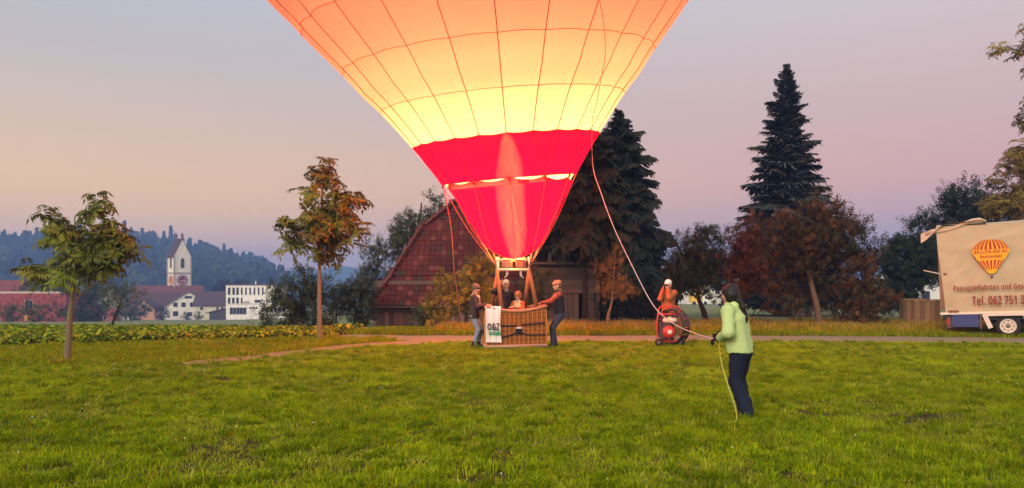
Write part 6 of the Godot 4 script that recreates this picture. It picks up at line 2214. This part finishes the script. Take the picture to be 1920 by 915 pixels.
func people() -> void:
	var z := Vector3.ZERO
	# the woman in lime, nearest, back to us, holding the crown line
	var foot := Vector3(2.88, 0.0, -9.48)
	var o := person("woman in lime green jacket seen from behind holding the rope", foot, PI + 0.85, {"size": 0.965, "cell": 0.012, "pelvis": Vector3(0.04, 0.945, 0.0), "lean": Vector3(0.06, -0.02, 0.09), "head": Vector3(0.02, 0.14, 0.045), "look": Vector3(0.05, -0.1, 0.0),
		"wrist_l": Vector3(0.21, 1.04, 0.20), "elbow_l": Vector3(0.7, -0.5, -0.6), "hand_l": Vector3(-0.1, -0.15, 0.95).normalized(), "palm_l": Vector3(-0.3, -0.9, 0.0), "wrist_r": Vector3(-0.04, 1.06, 0.27), "elbow_r": Vector3(-0.6, -0.4, -0.8), "hand_r": Vector3(0.6, -0.1, 0.7).normalized(), "curl": 1.0,
		"ankle_l": Vector3(0.03, 0.09, -0.06), "ankle_r": Vector3(-0.14, 0.09, 0.0), "trousers": Color(0.008, 0.012, 0.034), "jacket": Color(0.49, 0.62, 0.25), "hem": -0.02, "bulk": 0.032, "plump": 1.13, "cuff": 0.082, "boot": 0.10, "shoes": Color(0.02, 0.018, 0.018)})
	var gl := mat(Color(0.012, 0.011, 0.012), 0.8)
	gloves(o, gl)
	var hair := mat(Color(0.014, 0.009, 0.008), 0.55, "fine", 0.05)
	on_head(o, "hair", [[Vector3(0, 0.05, -0.028), Vector3(0, 0.042, 0.015), 0.094, 0.083], [Vector3(-0.03, 0.0, -0.04), Vector3(0.03, 0.0, -0.04), 0.085, 0.085], [Vector3(-0.05, -0.05, -0.035), Vector3(0.05, -0.05, -0.035), 0.052, 0.052], [Vector3(0, -0.02, -0.09), Vector3(0, -0.08, -0.10), 0.045, 0.04]], hair, 0.02, 0.008, 0.006)
	on_head(o, "ponytail", [[Vector3(0, -0.05, -0.11), Vector3(-0.035, -0.16, -0.155), 0.036, 0.036], [Vector3(-0.035, -0.16, -0.155), Vector3(-0.065, -0.30, -0.165), 0.035, 0.026], [Vector3(-0.065, -0.30, -0.165), Vector3(-0.085, -0.42, -0.16), 0.026, 0.007]], hair, 0.02, 0.008, 0.008)
	on_head(o, "collar", [[Vector3(-0.02, -0.14, -0.06), Vector3(0.02, -0.14, -0.06), 0.066, 0.066], [Vector3(-0.01, -0.145, 0.0), Vector3(0.01, -0.145, 0.0), 0.072, 0.072]], mat(Color(0.46, 0.62, 0.22), 0.8), 0.02, 0.009)
	# the woman at the left of the basket
	o = person("woman in dark jacket, pale scarf and light blue jeans holding the left basket rim", Vector3(-0.98, 0.0, -20.0), 1.45, {"size": 0.94, "lean": Vector3(0, 0, 0.05), "look": Vector3(0.12, -0.15, 0.0), "pelvis": Vector3(0, 0.92, -0.03),
		"wrist_l": Vector3(0.06, 1.185, 0.34), "wrist_r": Vector3(-0.12, 1.19, 0.33), "hand_l": Vector3(0, -0.1, 1.0), "hand_r": Vector3(0.1, -0.1, 1.0), "palm_l": Vector3(0, -1, 0), "palm_r": Vector3(0, -1, 0), "curl": 0.7, "ankle_l": Vector3(0.08, 0.085, 0.10), "ankle_r": Vector3(-0.09, 0.085, -0.02),
		"trousers": Color(0.22, 0.27, 0.36), "jacket": Color(0.055, 0.030, 0.028), "hem": -0.06, "bulk": 0.028, "cuff": 0.05, "skin": Color(0.48, 0.25, 0.17), "boot": 0.06})
	on_head(o, "cap", [[Vector3(0, 0.06, -0.025), Vector3(0, 0.055, 0.01), 0.096, 0.088], [Vector3(-0.03, 0.03, -0.03), Vector3(0.03, 0.03, -0.03), 0.078, 0.078], [Vector3(-0.04, 0.045, 0.075), Vector3(0.04, 0.045, 0.075), 0.03, 0.03]], mat(Color(0.11, 0.065, 0.055), 0.9))
	on_head(o, "hair", [[Vector3(0.06, 0.0, 0.0), Vector3(0.075, -0.13, 0.035), 0.036, 0.034], [Vector3(0.075, -0.13, 0.035), Vector3(0.08, -0.27, 0.075), 0.034, 0.02], [Vector3(-0.06, 0.0, 0.0), Vector3(-0.075, -0.13, 0.035), 0.036, 0.034], [Vector3(-0.075, -0.13, 0.035), Vector3(-0.08, -0.27, 0.075), 0.034, 0.02]], mat(Color(0.34, 0.16, 0.08), 0.6))
	on_head(o, "scarf", [[Vector3(-0.06, -0.185, -0.04), Vector3(0.06, -0.185, -0.04), 0.062, 0.062], [Vector3(-0.05, -0.19, 0.05), Vector3(0.05, -0.19, 0.05), 0.05, 0.05], [Vector3(0.03, -0.2, 0.08), Vector3(0.03, -0.38, 0.12), 0.036, 0.03]], mat(Color(0.52, 0.40, 0.34), 0.9), 0.02, 0.01, 0.012)
	# the man at the right of the basket
	o = person("man in flat cap and dark waistcoat leaning on the right end of the basket", Vector3(1.13, 0.0, -20.1), -1.5, {"size": 1.0, "lean": Vector3(0, -0.01, 0.05), "look": Vector3(0.08, 0.1, 0.0), "pelvis": Vector3(0, 0.92, -0.14),
		"wrist_l": Vector3(0.06, 1.16, 0.36), "wrist_r": Vector3(-0.10, 1.15, 0.34), "elbow_l": Vector3(0.5, -0.8, -0.3), "elbow_r": Vector3(-0.5, -0.8, -0.3), "hand_l": Vector3(0, -0.15, 1.0), "hand_r": Vector3(0, -0.15, 1.0), "palm_l": Vector3(0, -1, 0), "palm_r": Vector3(0, -1, 0), "curl": 0.8, "ankle_l": Vector3(0.09, 0.085, 0.06), "ankle_r": Vector3(-0.10, 0.085, -0.02),
		"trousers": Color(0.045, 0.05, 0.09), "jacket": Color(0.014, 0.012, 0.016), "sleeves": Color(0.22, 0.045, 0.030), "hem": 0.02, "bulk": 0.026, "plump": 1.06, "skin": Color(0.48, 0.24, 0.16)})
	on_head(o, "cap", [[Vector3(0, 0.07, -0.04), Vector3(0, 0.062, 0.03), 0.086, 0.084], [Vector3(-0.04, 0.06, -0.03), Vector3(0.04, 0.06, -0.03), 0.074, 0.074], [Vector3(-0.035, 0.055, 0.10), Vector3(0.035, 0.055, 0.10), 0.03, 0.03], [Vector3(-0.075, 0.052, -0.01), Vector3(0.075, 0.052, -0.01), 0.035, 0.035]], mat(Color(0.24, 0.115, 0.075), 0.9))
	on_head(o, "hair", [[Vector3(-0.045, -0.015, -0.045), Vector3(0.045, -0.015, -0.045), 0.064, 0.064]], mat(Color(0.10, 0.06, 0.045), 0.7))
	# the pilot and a passenger in the basket
	o = person("pilot in a dark jacket and light cap standing in the basket, arm to the burner", Vector3(-0.17, 0.09, -20.28), 0.55, {"size": 0.95, "look": Vector3(-0.25, -0.5, 0.0), "wrist_r": Vector3(-0.24, 1.62, 0.12), "elbow_r": Vector3(-1, -0.4, 0.1), "hand_r": Vector3(0, 1, 0.2), "palm_r": Vector3(0, 0, 1), "wrist_l": Vector3(0.20, 1.0, 0.20),
		"trousers": Color(0.02, 0.02, 0.03), "jacket": Color(0.020, 0.014, 0.016), "bulk": 0.03, "skin": Color(0.48, 0.25, 0.17), "curl": 0.9})
	on_head(o, "cap", [[Vector3(0, 0.065, -0.03), Vector3(0, 0.06, 0.02), 0.09, 0.086], [Vector3(-0.03, 0.04, 0.10), Vector3(0.03, 0.04, 0.10), 0.02, 0.02]], mat(Color(0.66, 0.55, 0.44), 0.9))
	o = person("small passenger in an orange top and pale vest low behind the basket rim", Vector3(0.16, 0.09, -20.22), -0.5, {"size": 0.76, "lean": Vector3(0.02, 0, 0.03), "look": Vector3(0.1, 0.2, 0.0), "wrist_l": Vector3(0.14, 1.24, 0.32), "wrist_r": Vector3(-0.14, 1.23, 0.32), "palm_l": Vector3(0, -1, 0), "palm_r": Vector3(0, -1, 0),
		"trousers": Color(0.03, 0.03, 0.05), "jacket": Color(0.62, 0.46, 0.24), "sleeves": Color(0.50, 0.10, 0.03), "bulk": 0.03, "skin": Color(0.48, 0.25, 0.17)})
	on_head(o, "hair", [[Vector3(0, 0.06, -0.03), Vector3(0, 0.05, 0.0), 0.094, 0.086], [Vector3(-0.03, 0.0, -0.04), Vector3(0.03, 0.0, -0.04), 0.078, 0.078]], mat(Color(0.36, 0.12, 0.04), 0.7))
	# the photographer behind the fan
	o = person("photographer in white cap and salmon jacket standing behind the red fan", Vector3(4.42, 0.0, -21.45), -0.62, {"size": 1.0, "look": Vector3(0.05, 0.0, 0.0), "wrist_l": Vector3(0.075, 1.52, 0.21), "wrist_r": Vector3(-0.075, 1.50, 0.21), "elbow_l": Vector3(0.25, -1.0, 0.1), "elbow_r": Vector3(-0.25, -1.0, 0.1), "hand_l": Vector3(-0.35, 0.8, 0.2).normalized(), "hand_r": Vector3(0.35, 0.8, 0.2).normalized(), "palm_l": Vector3(-0.7, 0, -0.4), "palm_r": Vector3(0.7, 0, -0.4),
		"trousers": Color(0.03, 0.02, 0.025), "jacket": Color(0.36, 0.105, 0.03), "hem": -0.02, "bulk": 0.034, "plump": 1.05, "skin": Color(0.50, 0.22, 0.14), "curl": 0.9})
	on_head(o, "cap", [[Vector3(0, 0.062, -0.025), Vector3(0, 0.06, 0.015), 0.096, 0.090], [Vector3(-0.035, 0.05, 0.085), Vector3(0.035, 0.05, 0.085), 0.028, 0.028]], mat(Color(0.74, 0.66, 0.60), 0.9))
	on_head(o, "collar", [[Vector3(-0.03, -0.16, -0.05), Vector3(0.03, -0.16, -0.05), 0.062, 0.062], [Vector3(-0.02, -0.18, 0.03), Vector3(0.02, -0.18, 0.03), 0.058, 0.058]], mat(Color(0.07, 0.035, 0.03), 0.9), 0.02, 0.01)
	# the camera held before the face
	var skull: Vector3 = o.get_meta("skull")
	var cam := thing("photo_camera", "small dark camera held before the photographer's face", "camera", o.position, o.rotation.y)
	var st := pen()
	box(st, skull + Vector3(0, -0.02, 0.185), Vector3(0.13, 0.085, 0.06))
	put("camera_body", st, mat(Color(0.02, 0.016, 0.016), 0.5), cam)
	st = pen(false)
	lathe(st, [Vector2(0.036, 0), Vector2(0.036, 0.06), Vector2(0.028, 0.065), Vector2(0, 0.06)], 14, Transform3D(Basis(Vector3.RIGHT, PI / 2), skull + Vector3(0, -0.02, 0.21)))
	put("lens", st, mat(Color(0.015, 0.015, 0.018), 0.3), cam)
	for n in get_children():
		n.remove_meta("skull")
		n.remove_meta("gaze")


func gloves(o: Node3D, m: Material) -> void:
	# dark gloves over both hands of the woman in lime: the same hands, a little larger
	var q := [[Vector3(0.21, 1.04, 0.20), Vector3(-0.1, -0.15, 0.95).normalized(), Vector3(-0.3, -0.9, 0.0), false], [Vector3(-0.04, 1.06, 0.27), Vector3(0.6, -0.1, 0.7).normalized(), Vector3(1, 0, 0), true]]
	for h: Array in q:
		var st := SurfaceTool.new()
		st.begin(Mesh.PRIMITIVE_TRIANGLES)
		glove(st, (h[0] as Vector3) * 0.965 + (h[1] as Vector3) * 0.02, h[1], h[2], h[3])
		put_raw("glove", st, m, o)


func glove(st: SurfaceTool, wrist: Vector3, dir: Vector3, palm: Vector3, right: bool) -> void:
	var tmp := SurfaceTool.new()
	tmp.begin(Mesh.PRIMITIVE_TRIANGLES)
	hand(tmp, wrist, dir, palm, right, 1.0)
	var a := tmp.commit().surface_get_arrays(0)
	var v: PackedVector3Array = a[Mesh.ARRAY_VERTEX]
	var n: PackedVector3Array = a[Mesh.ARRAY_NORMAL]
	for i in v.size():
		st.set_normal(n[i])
		st.add_vertex(v[i] + n[i] * 0.0045)
